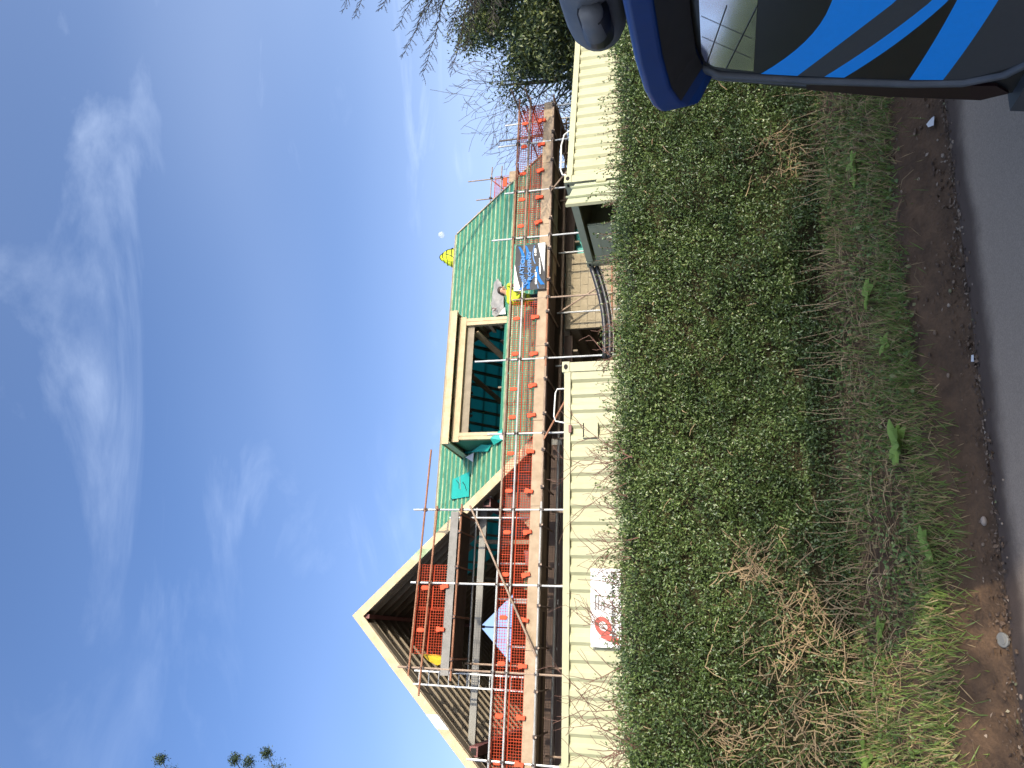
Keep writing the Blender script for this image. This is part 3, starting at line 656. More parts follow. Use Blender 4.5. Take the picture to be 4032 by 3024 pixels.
guard(-5.82, 1.0, 7.77, .74, 'left-hand orange mesh guard on the high gable deck', 'orange mesh guards on the high deck')
t = thing('mesh_guard', HS, (8.2, .8, 5.85), 'orange mesh guard turning the far right corner of the scaffold', 'mesh guard')
g_ = guard_mesh(1.4, .7).mesh('mesh', M['mesh']); n = link('mesh', g_, t); n.rotation_euler = (0, 0, R_(90))
t = thing('mesh_guard', HS, (11.35, 8.6, 9.2), 'orange mesh guard on the far scaffold rising behind the roof verge', 'mesh guard')
g_ = guard_mesh(1.1, .75).mesh('mesh', M['mesh']); n = link('mesh', g_, t)
mb = MB(); mb.box(.05, .45, -.02, .02, .25, .42); link('clip', mb.mesh('clip', M['clip']), t)

# ------------------------------------------------------------------ things on the scaffold and roof
def text_mesh(txt, size, mt, width=None, bold=0.0, depth=.003):
    cu = bpy.data.curves.new('lettering', 'FONT'); cu.body = txt; cu.size = size; cu.extrude = depth / 2; cu.offset = bold; cu.align_x = 'LEFT'; cu.resolution_u = 2
    o = bpy.data.objects.new('lettering', cu); COL.objects.link(o); dg = bpy.context.evaluated_depsgraph_get()
    me = bpy.data.meshes.new_from_object(o.evaluated_get(dg)); bpy.data.objects.remove(o); bpy.data.curves.remove(cu)
    me.materials.clear(); me.materials.append(mt)
    if width:
        xs = [v.co.x for v in me.vertices]; k = width / (max(xs) - min(xs))
        for v in me.vertices: v.co.x *= k
    for v in me.vertices: v.co = (v.co.x, -v.co.z, v.co.y)      # stand it up: x across, z up, facing -y
    me.name = 'lettering'; return me
def banner():
    bx, bz, W, H = 2.46, 5.66, 1.31, .83
    t = thing('banner', HS, (bx, -.09, bz), 'dark grey advertising banner with blue stripes tied over the scaffold rails', 'banner')
    grey = mat('banner dark grey print', (.055, .054, .056), .75, var=.12, scale=3, bump=.15, bscale=5, spec=.15); blue = mat('banner blue print', (.008, .12, .36), .7, var=.1, spec=.2); lb = mat('banner pale blue print', (.10, .21, .42), .7, var=.1, spec=.2); wh = M['signwhite']
    def bend(x, z): return .03 * math.sin(x * 5 + 1) * math.sin(z * 4) - .02 * math.sin(z * 7)
    def flat(poly, lift, mt, name, steps=8):
        """a polygon strip on the hanging cloth: poly = list of (x, z0, z1) stations"""
        mb = MB(); vs = []
        for x, a, b in poly:
            for k in range(steps + 1): z = a + (b - a) * k / steps; vs.append((x, bend(x, z) - lift, z))
        for (x, a, b) in poly:
            for k in range(steps + 1): z = a + (b - a) * k / steps; vs.append((x, bend(x, z) - lift + .002, z))
        n = len(poly); q = steps + 1; fs = []
        for i in range(n - 1):
            for k in range(steps):
                a = i * q + k; fs.append((a, a + q, a + q + 1, a + 1)); a += n * q; fs.append((a, a + 1, a + q + 1, a + q))
        mb.add(vs, fs); me = mb.mesh(name, mt, smooth=True); return link(name, me, t)
    def stations(f0, f1, x0, x1, n=12): return [(x0 + (x1 - x0) * i / n, f0(i / n), f1(i / n)) for i in range(n + 1)]
    flat(stations(lambda u: .02 * u, lambda u: H - .01 * u, 0, W), 0, grey, 'cloth', 12)
    flat(stations(lambda u: .04 + .0 * u, lambda u: .045 + .19 * u, .48, W - .01), .006, wh, 'white_corner')
    flat(stations(lambda u: H - .005 - .17 * (1 - u) * (1.1 - .35 * u), lambda u: H - .004, .005, .75), .006, wh, 'white_corner')
    def arc(x0, x1, za, zb, th, bow, nm='blue_stripe', m_=blue):
        flat(stations(lambda u: za + (zb - za) * u + bow * math.sin(u * 3.14), lambda u: za + (zb - za) * u + bow * math.sin(u * 3.14) + th * (.35 + .65 * abs(1 - u * .6)), x0, x1), .009, m_, nm, 2)
    arc(.03, .36, .62, .40, .10, -.05); arc(.04, .40, .40, .26, .09, .07); arc(.12, .62, .02, .19, .10, .06)
    arc(.75, 1.26, .56, .70, .10, -.05); arc(.85, 1.28, .45, .54, .09, -.04); arc(.70, 1.25, .26, .31, .03, .05, m_=lb); arc(.02, .55, .17, .21, .02, .03, m_=lb)
    arc(.42, .50, .25, .62, .06, 0, m_=blue); arc(.62, .69, .30, .70, .07, 0)
    for txt, sz, x, z, w, mt, rot in (('DSW', .15, .17, .46, .30, lb, 24), ('ATECH', .15, .44, .585, .52, lb, -4), ('ROOFING', .13, .25, .36, .80, lb, 3), ('0380 900 008 | 00 0800 885', .062, .13, .215, 1.02, wh, 3), ('roofing and leadwork', .038, .40, .125, .46, wh, 4)):
        me = text_mesh(txt, sz, mt, w, bold=.005 if sz > .1 else .003); o = link('lettering', me, t); o.location = (x, bend(x + .2, z) - .022, z); o.rotation_euler = (0, R_(-rot), 0)
    for x, z in ((.02, H - .02), (W - .02, H - .02), (.02, .03), (W - .02, .03)):
        mb = MB(); mb.tube([(x, .0, z), (x, .05, z + .05)], .006, 5); link('cable_tie', mb.mesh('cable_tie', M['white']), t)
banner()

def skin_body(joints, bones, name, mats, pick, parent, off, root=0):
    me = bpy.data.meshes.new(name); me.from_pydata([j[0] for j in joints], bones, [])
    o = bpy.data.objects.new(name, me); COL.objects.link(o)
    o.modifiers.new('s', 'SKIN'); o.modifiers.new('d', 'SUBSURF').levels = 2
    for i, sv in enumerate(me.skin_vertices[0].data): sv.radius = (joints[i][1], joints[i][2] if len(joints[i]) > 2 else joints[i][1]); sv.use_root = (i == root)
    dg = bpy.context.evaluated_depsgraph_get(); me2 = bpy.data.meshes.new_from_object(o.evaluated_get(dg)); bpy.data.objects.remove(o)
    me2.name = name
    for m_ in mats: me2.materials.append(m_)
    for p in me2.polygons: p.material_index = pick(p.center); p.use_smooth = True
    for v in me2.vertices: v.co = v.co - Vector(off)
    return link(name, me2, parent)
def worker():
    base = (2.42, .42, 5.612)
    t = thing('person', HS, base, 'worker in bright yellow jacket crouching behind the rail, tying the banner corner', 'person')
    J = [((2.40, .52, 6.08), .15, .12),      # 0 pelvis
         ((2.42, .46, 6.32), .16, .13), ((2.48, .37, 6.57), .19, .15),   # 1,2 waist, chest
         ((2.56, .32, 6.71), .085), ((2.61, .28, 6.785), .062),             # 3,4 neck
         ((2.66, .25, 6.86), .098, .09), ((2.69, .24, 6.95), .085, .08),             # 5,6 head
         ((2.66, .31, 6.68), .09), ((2.81, .22, 6.72), .068), ((2.71, .08, 6.58), .046), ((2.66, .03, 6.51), .038),   # 7-10 reaching arm
         ((2.37, .33, 6.70), .105), ((2.28, .20, 6.52), .075), ((2.42, .08, 6.36), .044), ((2.48, .03, 6.38), .038),   # 11-14
         ((2.30, .48, 6.02), .11), ((2.24, .20, 5.98), .080), ((2.28, .46, 5.70), .055), ((2.27, .34, 5.65), .045),    # 15-18 leg, knee up
         ((2.50, .48, 6.00), .11), ((2.56, .26, 5.72), .080), ((2.50, .62, 5.67), .055), ((2.49, .74, 5.66), .045)]    # 19-22 kneeling leg
    B = [(0, 1), (1, 2), (2, 3), (3, 4), (4, 5), (5, 6), (2, 7), (7, 8), (8, 9), (9, 10), (2, 11), (11, 12), (12, 13), (13, 14), (0, 15), (15, 16), (16, 17), (17, 18), (0, 19), (19, 20), (20, 21), (21, 22)]
    lj = [Vector(j[0]) for j in J]
    def pick(c):
        i = min(range(len(lj)), key=lambda k: (lj[k] - c).length)
        if i in (4, 5, 6) and c.z > 6.77: return 0
        if i in (10, 14): return 0
        if i >= 15: return 2
        return 1
    body = skin_body(J, B, 'body', [M['skin'], M['hivis'], M['trouser']], pick, t, base)
    b = Vector(base)
    mb = MB(); mb.sph(Vector((2.685, .275, 6.945)) - b, .105, .105, .085, 12, 8); mb.sph(Vector((2.62, .30, 6.88)) - b, .08, .085, .09, 10, 6)
    link('hair', mb.mesh('hair', M['hair'], smooth=True), t)
    f = Vector((2.675, .155, 6.85)) - b
    mb = MB(); mb.sph(f + Vector((0, -.005, 0)), .014, .02, .024, 8, 6); link('nose', mb.mesh('nose', M['skin'], smooth=True), t)
    for dx_ in (-.035, .035):
        mb = MB(); mb.sph(f + Vector((dx_, .012, .028)), .011, .008, .008, 8, 5); link('eye', mb.mesh('eye', M['black'], smooth=True), t)
        mb = MB(); mb.sph(f + Vector((dx_ * 2.7, .10, .0)), .014, .02, .032, 8, 5); link('ear', mb.mesh('ear', M['skin'], smooth=True), t)
    mb = MB(); mb.sph(f + Vector((0, .012, -.04)), .025, .008, .006, 8, 5); link('mouth', mb.mesh('mouth', M['oxide'], smooth=True), t)
    for px, py, pz, dr in ((2.66, .03, 6.50, -1), (2.48, .03, 6.38, 1)):     # hands with five fingers closing on the cloth edge
        mb = MB(); o_ = Vector((px, py, pz)) - b
        for k in range(4): q = o_ + Vector((-.03 + .02 * k, -.02, -.01)); mb.tube([q, q + Vector((0, -.045, -.02)), q + Vector((0, -.055, -.055 - .006 * (k % 2)))], [.010, .009, .007], 6)
        q = o_ + Vector((.035 * dr, .0, .0)); mb.tube([q, q + Vector((.02 * dr, -.03, -.02)), q + Vector((.005 * dr, -.05, -.04))], [.011, .010, .008], 6)
        link('fingers', mb.mesh('fingers', M['skin'], smooth=True), t)
    mb = MB()
    for z in (6.28, 6.40):
        ring = [Vector((2.43 + (z - 6.28) * .25 + .165 * math.cos(a), .45 - (z - 6.28) * .35 + .14 * math.sin(a), z)) - b for a in [k * math.pi / 8 for k in range(17)]]
        mb.tube(ring, .02, 5)
    link('reflective_band', mb.mesh('reflective_band', M['plastic']), t)
worker()

def crumple(nx, ny, P, amp, seed):
    r = random.Random(seed); vs = [[P(i / nx, j / ny) + Vector((r.uniform(-1, 1), r.uniform(-1, 1), r.uniform(-1, 1))) * amp for i in range(nx + 1)] for j in range(ny + 1)]
    return vs
def cloth(vs):
    mb = MB(); ny = len(vs) - 1; nx = len(vs[0]) - 1
    mb.add([v for row in vs for v in row], [(j * (nx + 1) + i, j * (nx + 1) + i + 1, (j + 1) * (nx + 1) + i + 1, (j + 1) * (nx + 1) + i) for j in range(ny) for i in range(nx)])
    return mb
# grey polythene lying on the roof behind the worker
def roofp(x, y, d): return Vector((x, y - d * .707, EZ0 + y + d * .707))
out_ = [(2.82, 2.08, 2.32), (2.95, 1.96, 2.44), (3.2, 1.96, 2.48), (3.45, 2.0, 2.49), (3.72, 2.08, 2.47), (4.02, 2.26, 2.42)]
def pp(u, v):
    k = u * (len(out_) - 1); i = min(int(k), len(out_) - 2); f = k - i
    x = out_[i][0] * (1 - f) + out_[i + 1][0] * f; a = out_[i][1] * (1 - f) + out_[i + 1][1] * f; b = out_[i][2] * (1 - f) + out_[i + 1][2] * f
    return roofp(x, a + (b - a) * v, .09 + .03 * math.sin(u * 9) * math.sin(v * 6))
single(cloth(crumple(14, 8, pp, .018, 3)), 'plastic_sheet', M['plastic'], HS, (3.2, 1.5, 6.9), 'crumpled grey polythene sheet lying on the green roof behind the worker', 'sheet', smooth=True)
mb = MB(); mb.tube([roofp(3.08, 2.40, .15), roofp(3.11, 2.34, .15), roofp(3.01, 2.19, .15), roofp(2.99, 2.30, .15)], .012, 5)
single(mb, 'strap', M['oxide'], HS, (2.85, 1.75, 7.1), 'short dark red strap lying on the grey polythene beside the dormer', 'strap')
# yellow wrapped bundle on the ridge
bt = thing('wrapped_bundle', HS, (6.25, 4.75, 9.85), 'bright yellow wrapped bundle with dark straps poking up behind the roof ridge', 'bundle')
r_ = random.Random(5); prof = [(.40, 9.72), (.37, 9.95), (.34, 10.12), (.27, 10.3), (.18, 10.45), (.10, 10.56), (.03, 10.61)]
def bring(rad, z, k, n=14, lift=0):
    a = 2 * math.pi * k / n; lean = (z - 9.8) * -.18
    return Vector((6.32 + lean * -.6 + (rad + lift) * math.cos(a), 4.95 + (rad + lift) * .7 * math.sin(a), z))
vs = [[bring(rad * (1 + r_.uniform(-.09, .09)), z, k) for k in range(15)] for rad, z in prof]
for row in vs: row[-1] = row[0]
cloth(vs).build('wrapping', M['hivis'], bt, smooth=False)
for j, (rad, z) in enumerate(prof[1:-1:1]):
    MB().tube([bring(rad + .015, z + .03 * math.sin(k + j), k) for k in range(15)], .013, 5).build('strap', M['black'], bt)
for k0 in (9, 11, 13):
    MB().tube([bring(rad + .02, z, k0 + i * .6) for i, (rad, z) in enumerate(prof[:-1])], .012, 5).build('strap', M['black'], bt)
# yellow sheet hung at the end of the high deck
def yp(u, v): return Vector((-6.33 - .22 * math.sin(v * 2.6 + .2) * u, .10 + .1 * u, 8.28 - .56 * v))
single(cloth(crumple(5, 9, yp, .012, 9)), 'yellow_sheet', M['yellowtarp'], HS, (-6.4, .1, 7.7), 'yellow plastic sheet hanging at the left end of the high scaffold deck', 'sheet', smooth=True)
# green sheet and a piece of plywood leaning behind the rail
single(MB().box(-4.85, -4.45, .10, .11, 5.64, 5.98), 'green_sheet', M['batten'], HS, (-4.65, .1, 5.62), 'small green sheet standing on the lower deck behind the gable mesh', 'sheet')
mb = MB(); mb.sheet([(-4.42, .12, 5.63), (-4.05, .12, 5.63), (-3.98, .16, 6.02), (-4.30, .16, 5.98)], .012, (0, 1, 0))
single(mb, 'plywood_offcut', M['oxide'], HS, (-4.2, .12, 5.62), 'dark brown board offcut leaning on the lower deck beside the green sheet', 'board')
for a, b, txt in ((-9.15, -8.5, 'left'), (-3.22, -2.65, 'right')):
    single(MB().box(a, b, .13, .15, 5.72, 6.50), 'debris_net', M['sark'], HS, ((a + b) / 2, .14, 5.62), 'pinkish brown panel behind the %s end of the gable mesh guards' % txt, 'panel')

# ------------------------------------------------------------------ shipping containers
def corrugated(x0, x1, y, z0, z1, pitch=.247, dep=.036):
    pts = []; x = x0
    f, s_ = pitch * .30, pitch * .20
    pts.append((x, y)); x += .05
    while x + pitch < x1 - .03:
        pts += [(x, y), (x + s_, y + dep), (x + s_ + f, y + dep), (x + 2 * s_ + f, y)]; x += pitch
    pts.append((x1, y)); mb = MB(); n = len(pts)
    mb.add([(a, b, z0) for a, b in pts] + [(a, b, z1) for a, b in pts], [(i, i + 1, n + i + 1, n + i) for i in range(n - 1)]); return mb
def container(fr, x0, L, top, label, open_end):
    x1 = x0 + L; z0 = top - 2.59; D = 2.44
    t = thing('shipping_container', fr, (x0 + L / 2, D / 2, z0), label, 'container', 'cream storage containers behind the hedge')
    cm = M['cream']
    corrugated(x0 + .12, x1 - .12, .022, z0 + .16, top - .12).build('side_panel', cm, t)
    MB().box(x0 + .12, x1 - .12, D - .04, D - .02, z0 + .16, top - .12).build('side_panel', cm, t)
    for y in (.0, D - .06):
        MB().box(x0 + .165, x1 - .165, y, y + .06, top - .135, top - .035).build('top_rail', cm, t); MB().box(x0 + .165, x1 - .165, y, y + .06, z0 + .01, z0 + .158).build('bottom_rail', cm, t)
    for x in (x0, x1 - .16):
        for y in (0.004, D - .14): MB().box(x + .004, x + .156, y, y + .136, z0 + .12, top - .122).build('corner_post', cm, t)
        for y in (-.008, D - .155):
            for z in (z0, top - .12):
                c = MB().box(x - .003, x + .168, y, y + .163, z, z + .12).build('corner_casting', cm, t)
                hx = x + .082; hy = y - .002 if y < 1 else y + .165
                m2 = MB(); m2.tube([(hx, hy, z + .06), (hx, hy + .004, z + .06)], .034, 12); m2.v = [(hx + (vx - hx) * 1.35, vy, vz) for vx, vy, vz in m2.v]; m2.build('casting_hole', M['hole'], c)
                ex = x - .0045 if x == x0 else x + .1695
                m3 = MB(); m3.box(ex - .001, ex + .001, y + .05, y + .12, z + .04, z + .08); m3.build('casting_hole', M['hole'], c)
    MB().box(x0 + .17, x1 - .17, .06, D - .06, top - .05, top - .03).build('roof_panel', cm, t)
    MB().box(x0 + .17, x1 - .17, .06, D - .06, z0 + .10, z0 + .16).build('floor', M['darkboard'], t)
    MB().box(x1 - .05, x1 - .03, .14, D - .14, z0 + .12, top - .12).build('end_panel', cm, t)
    if not open_end:
        MB().box(x0 + .03, x0 + .05, .14, D - .14, z0 + .12, top - .12).build('end_panel', cm, t)
    return t
Lc = container(LF, -5.74, 6.06, 3.97, 'cream shipping container with white company sign, in front of the gable', False)
# vent cowl, lashing loop on the roof, and the run of sealant below the rail
MB().prism([(-.91, 3.40), (-.67, 3.40), (-.67, 3.64), (-.91, 3.64)], -.02, .03).build('vent', M['cream'], Lc)
MB().box(-.90, -.68, -.024, -.019, 3.615, 3.632).build('vent_slot', M['hole'], Lc)
MB().box(-.82, -.70, -.012, .02, 3.815, 3.86).build('rail_mark', M['oxide'], Lc)
MB().tube([(-.05, .25, 3.93), (-.05, .25, 4.10), (-.12, .25, 4.13), (-.5, .25, 4.15), (-.58, .25, 4.12), (-.62, .25, 3.94)], .012, 6).build('grab_rail', M['white'], Lc)
Rc = container(RF, 3.83, 6.06, 3.97, 'cream shipping container with its near door standing open, right of the house', True)
MB().tube([(4.25, .3, 3.93), (4.3, .3, 4.08), (4.42, .3, 4.12), (5.0, .3, 4.14), (5.25, .3, 4.10), (5.4, .3, 3.95)], .014, 6).build('grab_rail', M['white'], Rc)
def rdoors():
    x0, z0, z1, D = 3.83, 1.50, 3.83, 2.44
    cg = M['creamgreen']
    MB().box(x0 + .01, x0 + .13, .16, D - .16, 3.835, 3.962).build('door_header', cg, Rc)
    MB().box(x0 + .01, x0 + .13, .16, D - .16, 1.39, 1.50).build('door_sill', cg, Rc)
    MB().box(x0 + .03, x0 + .08, D / 2 + .01, D - .15, z0 + .01, z1 - .06).build('door', cg, Rc)              # far leaf, shut
    MB().box(x0 + .022, x0 + .028, D / 2 + .05, D - .19, z1 - .22, z1 - .10).build('door_rail', cg, Rc)
    # near leaf swung out towards the road
    h = Vector((x0 - .02, .02, 0)); free = RF.l(Vector((2.80, 11.95, 0))); d = (free - h); d.z = 0; w = 1.17; d.normalize(); n = Vector((d.y, -d.x, 0))
    if n.y > 0: n = -n
    def leaf(a, b, t0, t1, za, zb): 
        mb = MB(); P = [h + d * u + n * v for u, v in ((a, t0), (b, t0), (b, t1), (a, t1))]
        mb.add([(p.x, p.y, za) for p in P] + [(p.x, p.y, zb) for p in P], [(0, 3, 2, 1), (4, 5, 6, 7), (0, 1, 5, 4), (1, 2, 6, 5), (2, 3, 7, 6), (3, 0, 4, 7)]); return mb
    leaf(.04, w, -.03, .0, z0, z1 - .05).build('door', cg, Rc)
    leaf(w - .004, w + .05, -.035, .012, z0, z1 - .06).build('door_seal', M['cream'], Rc)
    leaf(.3, .335, .012, .04, z0 - .05, z1 - .02).build('lock_rod', cg, Rc); leaf(.85, .885, .012, .04, z0 - .05, z1 - .02).build('lock_rod', cg, Rc)
    for z in (1.75, 2.5, 3.25): leaf(-.05, .12, -.045, .028, z, z + .16).build('hinge', M['cream'], Rc)
rdoors()

# sign on the near container
sg = thing('sign', LF, (-3.97, -.03, 3.07), 'white company sign board with red logo fixed to the near container', 'sign')
MB().box(-3.97, -2.87, -.034, -.018, 3.07, 3.51).build('board', M['signwhite'], sg)
redm = mat('red print', (.42, .06, .04), .5, var=.04); greym = mat('grey print', (.035, .035, .038), .5, var=.05)
def ring(cx, cz, ro, ri, sx, mt, name, a0=0, a1=360, shear=.25):
    mb = MB(); n = 28
    for i in range(n):
        t0, t1 = R_(a0 + (a1 - a0) * i / n), R_(a0 + (a1 - a0) * (i + 1) / n)
        q = [(cx + r * sx * math.cos(t) + shear * r * math.sin(t), cz + r * math.sin(t)) for r, t in ((ro, t0), (ro, t1), (ri, t1), (ri, t0))]
        mb.prism(q, -.037, -.0345)
    mb.build(name, mt, sg)
ring(-3.68, 3.33, .125, .062, 1.05, redm, 'logo')
mb = MB(); mb.prism([(-3.84, 3.36), (-3.76, 3.36), (-3.84, 3.10), (-3.93, 3.10)], -.0375, -.0345); mb.build('logo', redm, sg)
for i, (txt, wd) in enumerate((('Groundworks', .20), ('Landscaping', .20), ('Paving', .11), ('Drainage', .14))):
    me = text_mesh(txt, .036, greym, wd, bold=.0012); o = link('lettering', me, sg); o.location = Vector((-3.46, -.036, 3.43 - i * .042)) - Vector((-3.97, -.03, 3.07))
me = text_mesh('Tel', .03, greym, .06); o = link('lettering', me, sg); o.location = Vector((-3.18, -.036, 3.40)) - Vector((-3.97, -.03, 3.07))
me = text_mesh('GROUNDS & PAVING', .072, greym, .98, bold=.004); o = link('lettering', me, sg); o.location = Vector((-3.90, -.036, 3.155)) - Vector((-3.97, -.03, 3.07))

# black twin pipe sagging between the containers
pa, pb = Vector((2.22, 15.02, 3.88)), Vector((.42, 14.6, 3.64))
pts = [pa.lerp(pb, i / 14) + Vector((0, 0, -.10 * math.sin(math.pi * i / 14))) for i in range(15)]
hz = thing('pipe', WORLD, tuple(pb), 'twin black flexible pipe sagging between the two containers', 'pipe')
for dz, r in ((0, .052), (-.10, .048)):
    MB().tube([p + Vector((0, .02 * dz, dz)) for p in pts], r, 10).build('hose', M['hose'], hz, smooth=True)
MB().tube([p + Vector((0, -.03, -.165)) for p in pts], .010, 5).build('cable', M['steel'], hz)
# red barrier beside the near container's end
rb = thing('barrier', WORLD, (.7, 14.5, GZ), 'red tubular barrier hoop just above the hedge beside the near container', 'barrier')
rm = mat('red painted tube', (.36, .012, .01), .4, var=.08)
MB().tube([(.44, 14.5, GZ), (.44, 14.5, 3.22), (.48, 14.5, 3.29), (.95, 14.5, 3.29), (1.0, 14.5, 3.22), (1.0, 14.5, GZ)], .035, 8).build('frame', rm, rb, smooth=True)
MB().tube([(.45, 14.5, 2.6), (.99, 14.5, 2.6)], .025, 8).build('rail', rm, rb)

# ------------------------------------------------------------------ van, tail towards the viewer
def van():
    t = thing('van', VF, (.70, 2.3, 0), 'dark van with blue striped tailgate and roof spoiler parked in the road', 'van')
    K = .19
    blk = mat('gloss black wrap', (.010, .010, .011), .34, var=.15, coat=.12); gry = mat('dark grey wrap', (.048, .049, .050), .45, var=.06, scale=60); blu = mat('bright blue wrap', (.0, .30, .85), .42, var=.03, scale=40)
    dblu = mat('dark blue paint', (.0, .030, .15), .38, var=.08, coat=.15); pil = mat('black pillar', (.014, .014, .014), .38, var=.1, coat=.1)
    gask = mat('grey rubber trim', (.07, .075, .08), .42, var=.25, scale=7); lamp = mat('dark red lamp', (.016, .004, .005), .4, var=.1, coat=.05)
    glass = mat('mirror-tinted glass', (.62, .62, .64), .10, metal=.9, var=.10, scale=2.2)
    grub = mat('dusty grey plastic', (.10, .105, .11), .6, scale=5, col2=(.17, .165, .15), bump=.1)
    def rp(x, z, off=0.0): return (x, -K * (1.6 - z) - off, z)
    C = .70
    def mir(pts): return pts + [(2 * C - x, z) for x, z in reversed(pts)]
    def plate(poly, off, th, name, mt, par=t):
        mb = MB(); n = len(poly)
        mb.add([rp(x, z, off) for x, z in poly] + [rp(x, z, off - th) for x, z in poly], [tuple(range(n)), tuple(reversed(range(n, 2 * n)))] + [(i, i + n, (i + 1) % n + n, (i + 1) % n) for i in range(n)])
        return mb.build(name, mt, par)
    # shell: cross-sections lofted forward
    sec = [(-.20, .30), (-.255, .42), (-.25, .85), (-.215, 1.17), (-.16, 1.5), (-.11, 1.74), (-.02, 1.86), (.16, 1.905)]
    full = mir(sec); n = len(full); mb = MB(); rows = []
    for kind, y in (('rear', 0), ('mid', 1.2), ('mid', 3.2), ('wind', 3.75), ('nose', 4.55), ('tip', 4.75)):
        for x, z in full:
            if kind == 'rear': mb.v.append(rp(x, z, -.005))
            elif kind == 'mid': mb.v.append((x, y, z + (.03 if z > 1.5 else 0)))
            elif kind == 'wind': mb.v.append((x, y, min(z, 1.62 + .1 * (z - 1.6)) if z > 1.2 else z))
            else: mb.v.append((C + (x - C) * (.94 if kind == 'nose' else .82), y, min(z, 1.02 + .08 * (z - 1.0)) if z > .9 else z))
    for j in range(5):
        for i in range(n):
            a, b = j * n + i, j * n + (i + 1) % n; mb.f.append((a, b, b + n, a + n))
    mb.f.append(tuple(range(n))); mb.f.append(tuple(reversed(range(5 * n, 6 * n))))
    mb.build('body', pil, t)
    # tailgate
    tg = [(-.03, 1.60), (-.075, 1.52), (-.10, 1.17), (-.112, .74), (-.10, .56), (-.05, .44), (.04, .375), (.25, .35)]
    gate = plate(mir(tg), .018, .02, 'tailgate', blk)
    seam = [(-.055, 1.62), (-.105, 1.53), (-.132, 1.17), (-.140, .74), (-.125, .55), (-.06, .415), (.04, .345), (.3, .315)]
    MB().tube([rp(x, z, .012) for x, z in mir(seam)], .022, 8).build('door_trim', gask, t, smooth=True)
    MB().tube([rp(x - .055 - (1.62 - z) * .0, z, .0) for x, z in seam[:4]], .010, 6).build('drip_rail', gask, t, smooth=True)
    # printed stripes: upper and lower edges (x, z) extended across the gate
    def band(top, bot, mt, lift, x_end=1.50):
        def ext(c):
            (xa, za), (xb, zb) = c[-2], c[-1]; sl = (zb - za) / (xb - xa); o = list(c)
            for q in (.6, .9, 1.2, x_end): o.append((q, zb + sl * .8 * (q - xb)))
            return o
        def dense(c):
            o = []
            for (xa, za), (xb, zb) in zip(c, c[1:]):
                for i in range(4): o.append((xa + (xb - xa) * i / 4, za + (zb - za) * i / 4))
            return o + [c[-1]]
        def curve(c):                                   # smooth through three points
            (x0, z0), (x1, z1), (x2, z2) = c; o = []
            for i in range(9):
                u = i / 8; x = x0 + (x2 - x0) * u
                l0 = (x - x1) * (x - x2) / ((x0 - x1) * (x0 - x2)); l1 = (x - x0) * (x - x2) / ((x1 - x0) * (x1 - x2)); l2 = (x - x0) * (x - x1) / ((x2 - x0) * (x2 - x1))
                o.append((x, l0 * z0 + l1 * z1 + l2 * z2))
            return o
        a, b = ext(curve(top)), ext(curve(bot)); m_ = MB()
        k = len(a)
        m_.add([rp(x, max(z, .37), .018 + lift) for x, z in a] + [rp(x, max(z, .36), .018 + lift) for x, z in b] + [rp(x, max(z, .37), .0185) for x, z in a] + [rp(x, max(z, .36), .0185) for x, z in b],
               [(i, i + 1, k + i + 1, k + i) for i in range(k - 1)] + [(i, 2 * k + i, 2 * k + i + 1, i + 1) for i in range(k - 1)] + [(k + i, k + i + 1, 3 * k + i + 1, 3 * k + i) for i in range(k - 1)])
        m_.build('printed_stripe', mt, gate)
    b1t, b1b = [(-.088, 1.352), (.12, 1.20), (.36, 1.12)], [(-.097, 1.20), (.13, 1.055), (.36, .91)]
    b2t, b2b = [(-.100, 1.09), (.11, .94), (.36, .79)], [(-.103, 1.01), (.11, .865), (.36, .735)]
    b3t, b3b = [(-.108, .755), (.15, .72), (.36, .70)], [(-.104, .63), (.13, .595), (.36, .57)]
    band(b1t, b1b, blu, .0016); band(b1b, b2t, gry, .0012); band(b2t, b2b, blu, .0016); band(b3t, b3b, blu, .0016)
    low = [(-.100, .56), (.0, .40), (.2, .37)]
    band(b3b, low, gry, .0012)
    # rear window with dark strips drawn in as reflected overhead lines
    wn = [(.06, 1.605), (.0, 1.59), (-.035, 1.555), (-.05, 1.50), (-.068, 1.385)]
    g = plate(mir(wn), .022, .003, 'rear_window', glass)
    refl_lines = [((.36, 1.50), (-.02, 1.585), .003), ((.36, 1.385), (-.045, 1.50), .003)] + [((.30 - .13 * i, 1.60), (.16 - .13 * i, 1.40), .0008) for i in range(2)]
    for (xa, za), (xb, zb), r in refl_lines: MB().tube([rp(xa, za, .0235), rp(xb, zb, .0235)], r, 4).build('wire_reflection', pil, g)
    # lamps, bumper, plate
    for s in (0, 1):
        pl = [(-.158, 1.16), (-.212, 1.15), (-.248, .84), (-.256, .45), (-.20, .36), (-.15, .42), (-.158, .74)]
        if s: pl = [(2 * C - x, z) for x, z in pl]
        plate(pl, .012, .014, 'tail_lamp', lamp)
        w = [(-.150, 1.60), (-.165, 1.50), (-.215, 1.15), (-.16, 1.16), (-.135, 1.50)]
        if s: w = [(2 * C - x, z) for x, z in w]
        plate(w, .006, .008, 'pillar_cover', pil)
    plate([(-.27, .34), (2 * C + .27, .34), (2 * C + .27, .18), (-.27, .18)], .05, .12, 'bumper', gry)
    # spoiler: blade lofted across the tail
    st = [(-.125, 1.70, 1.60, 1.555, .12), (-.115, 1.765, 1.63, 1.56, .17), (-.085, 1.80, 1.68, 1.58, .195), (-.03, 1.822, 1.71, 1.61, .20), (.08, 1.845, 1.745, 1.635, .20), (.3, 1.862, 1.765, 1.648, .20), (C, 1.87, 1.775, 1.65, .20)]
    st = st + [(2 * C - x, a, b, c, o) for x, a, b, c, o in reversed(st[:-1])]
    mb = MB()
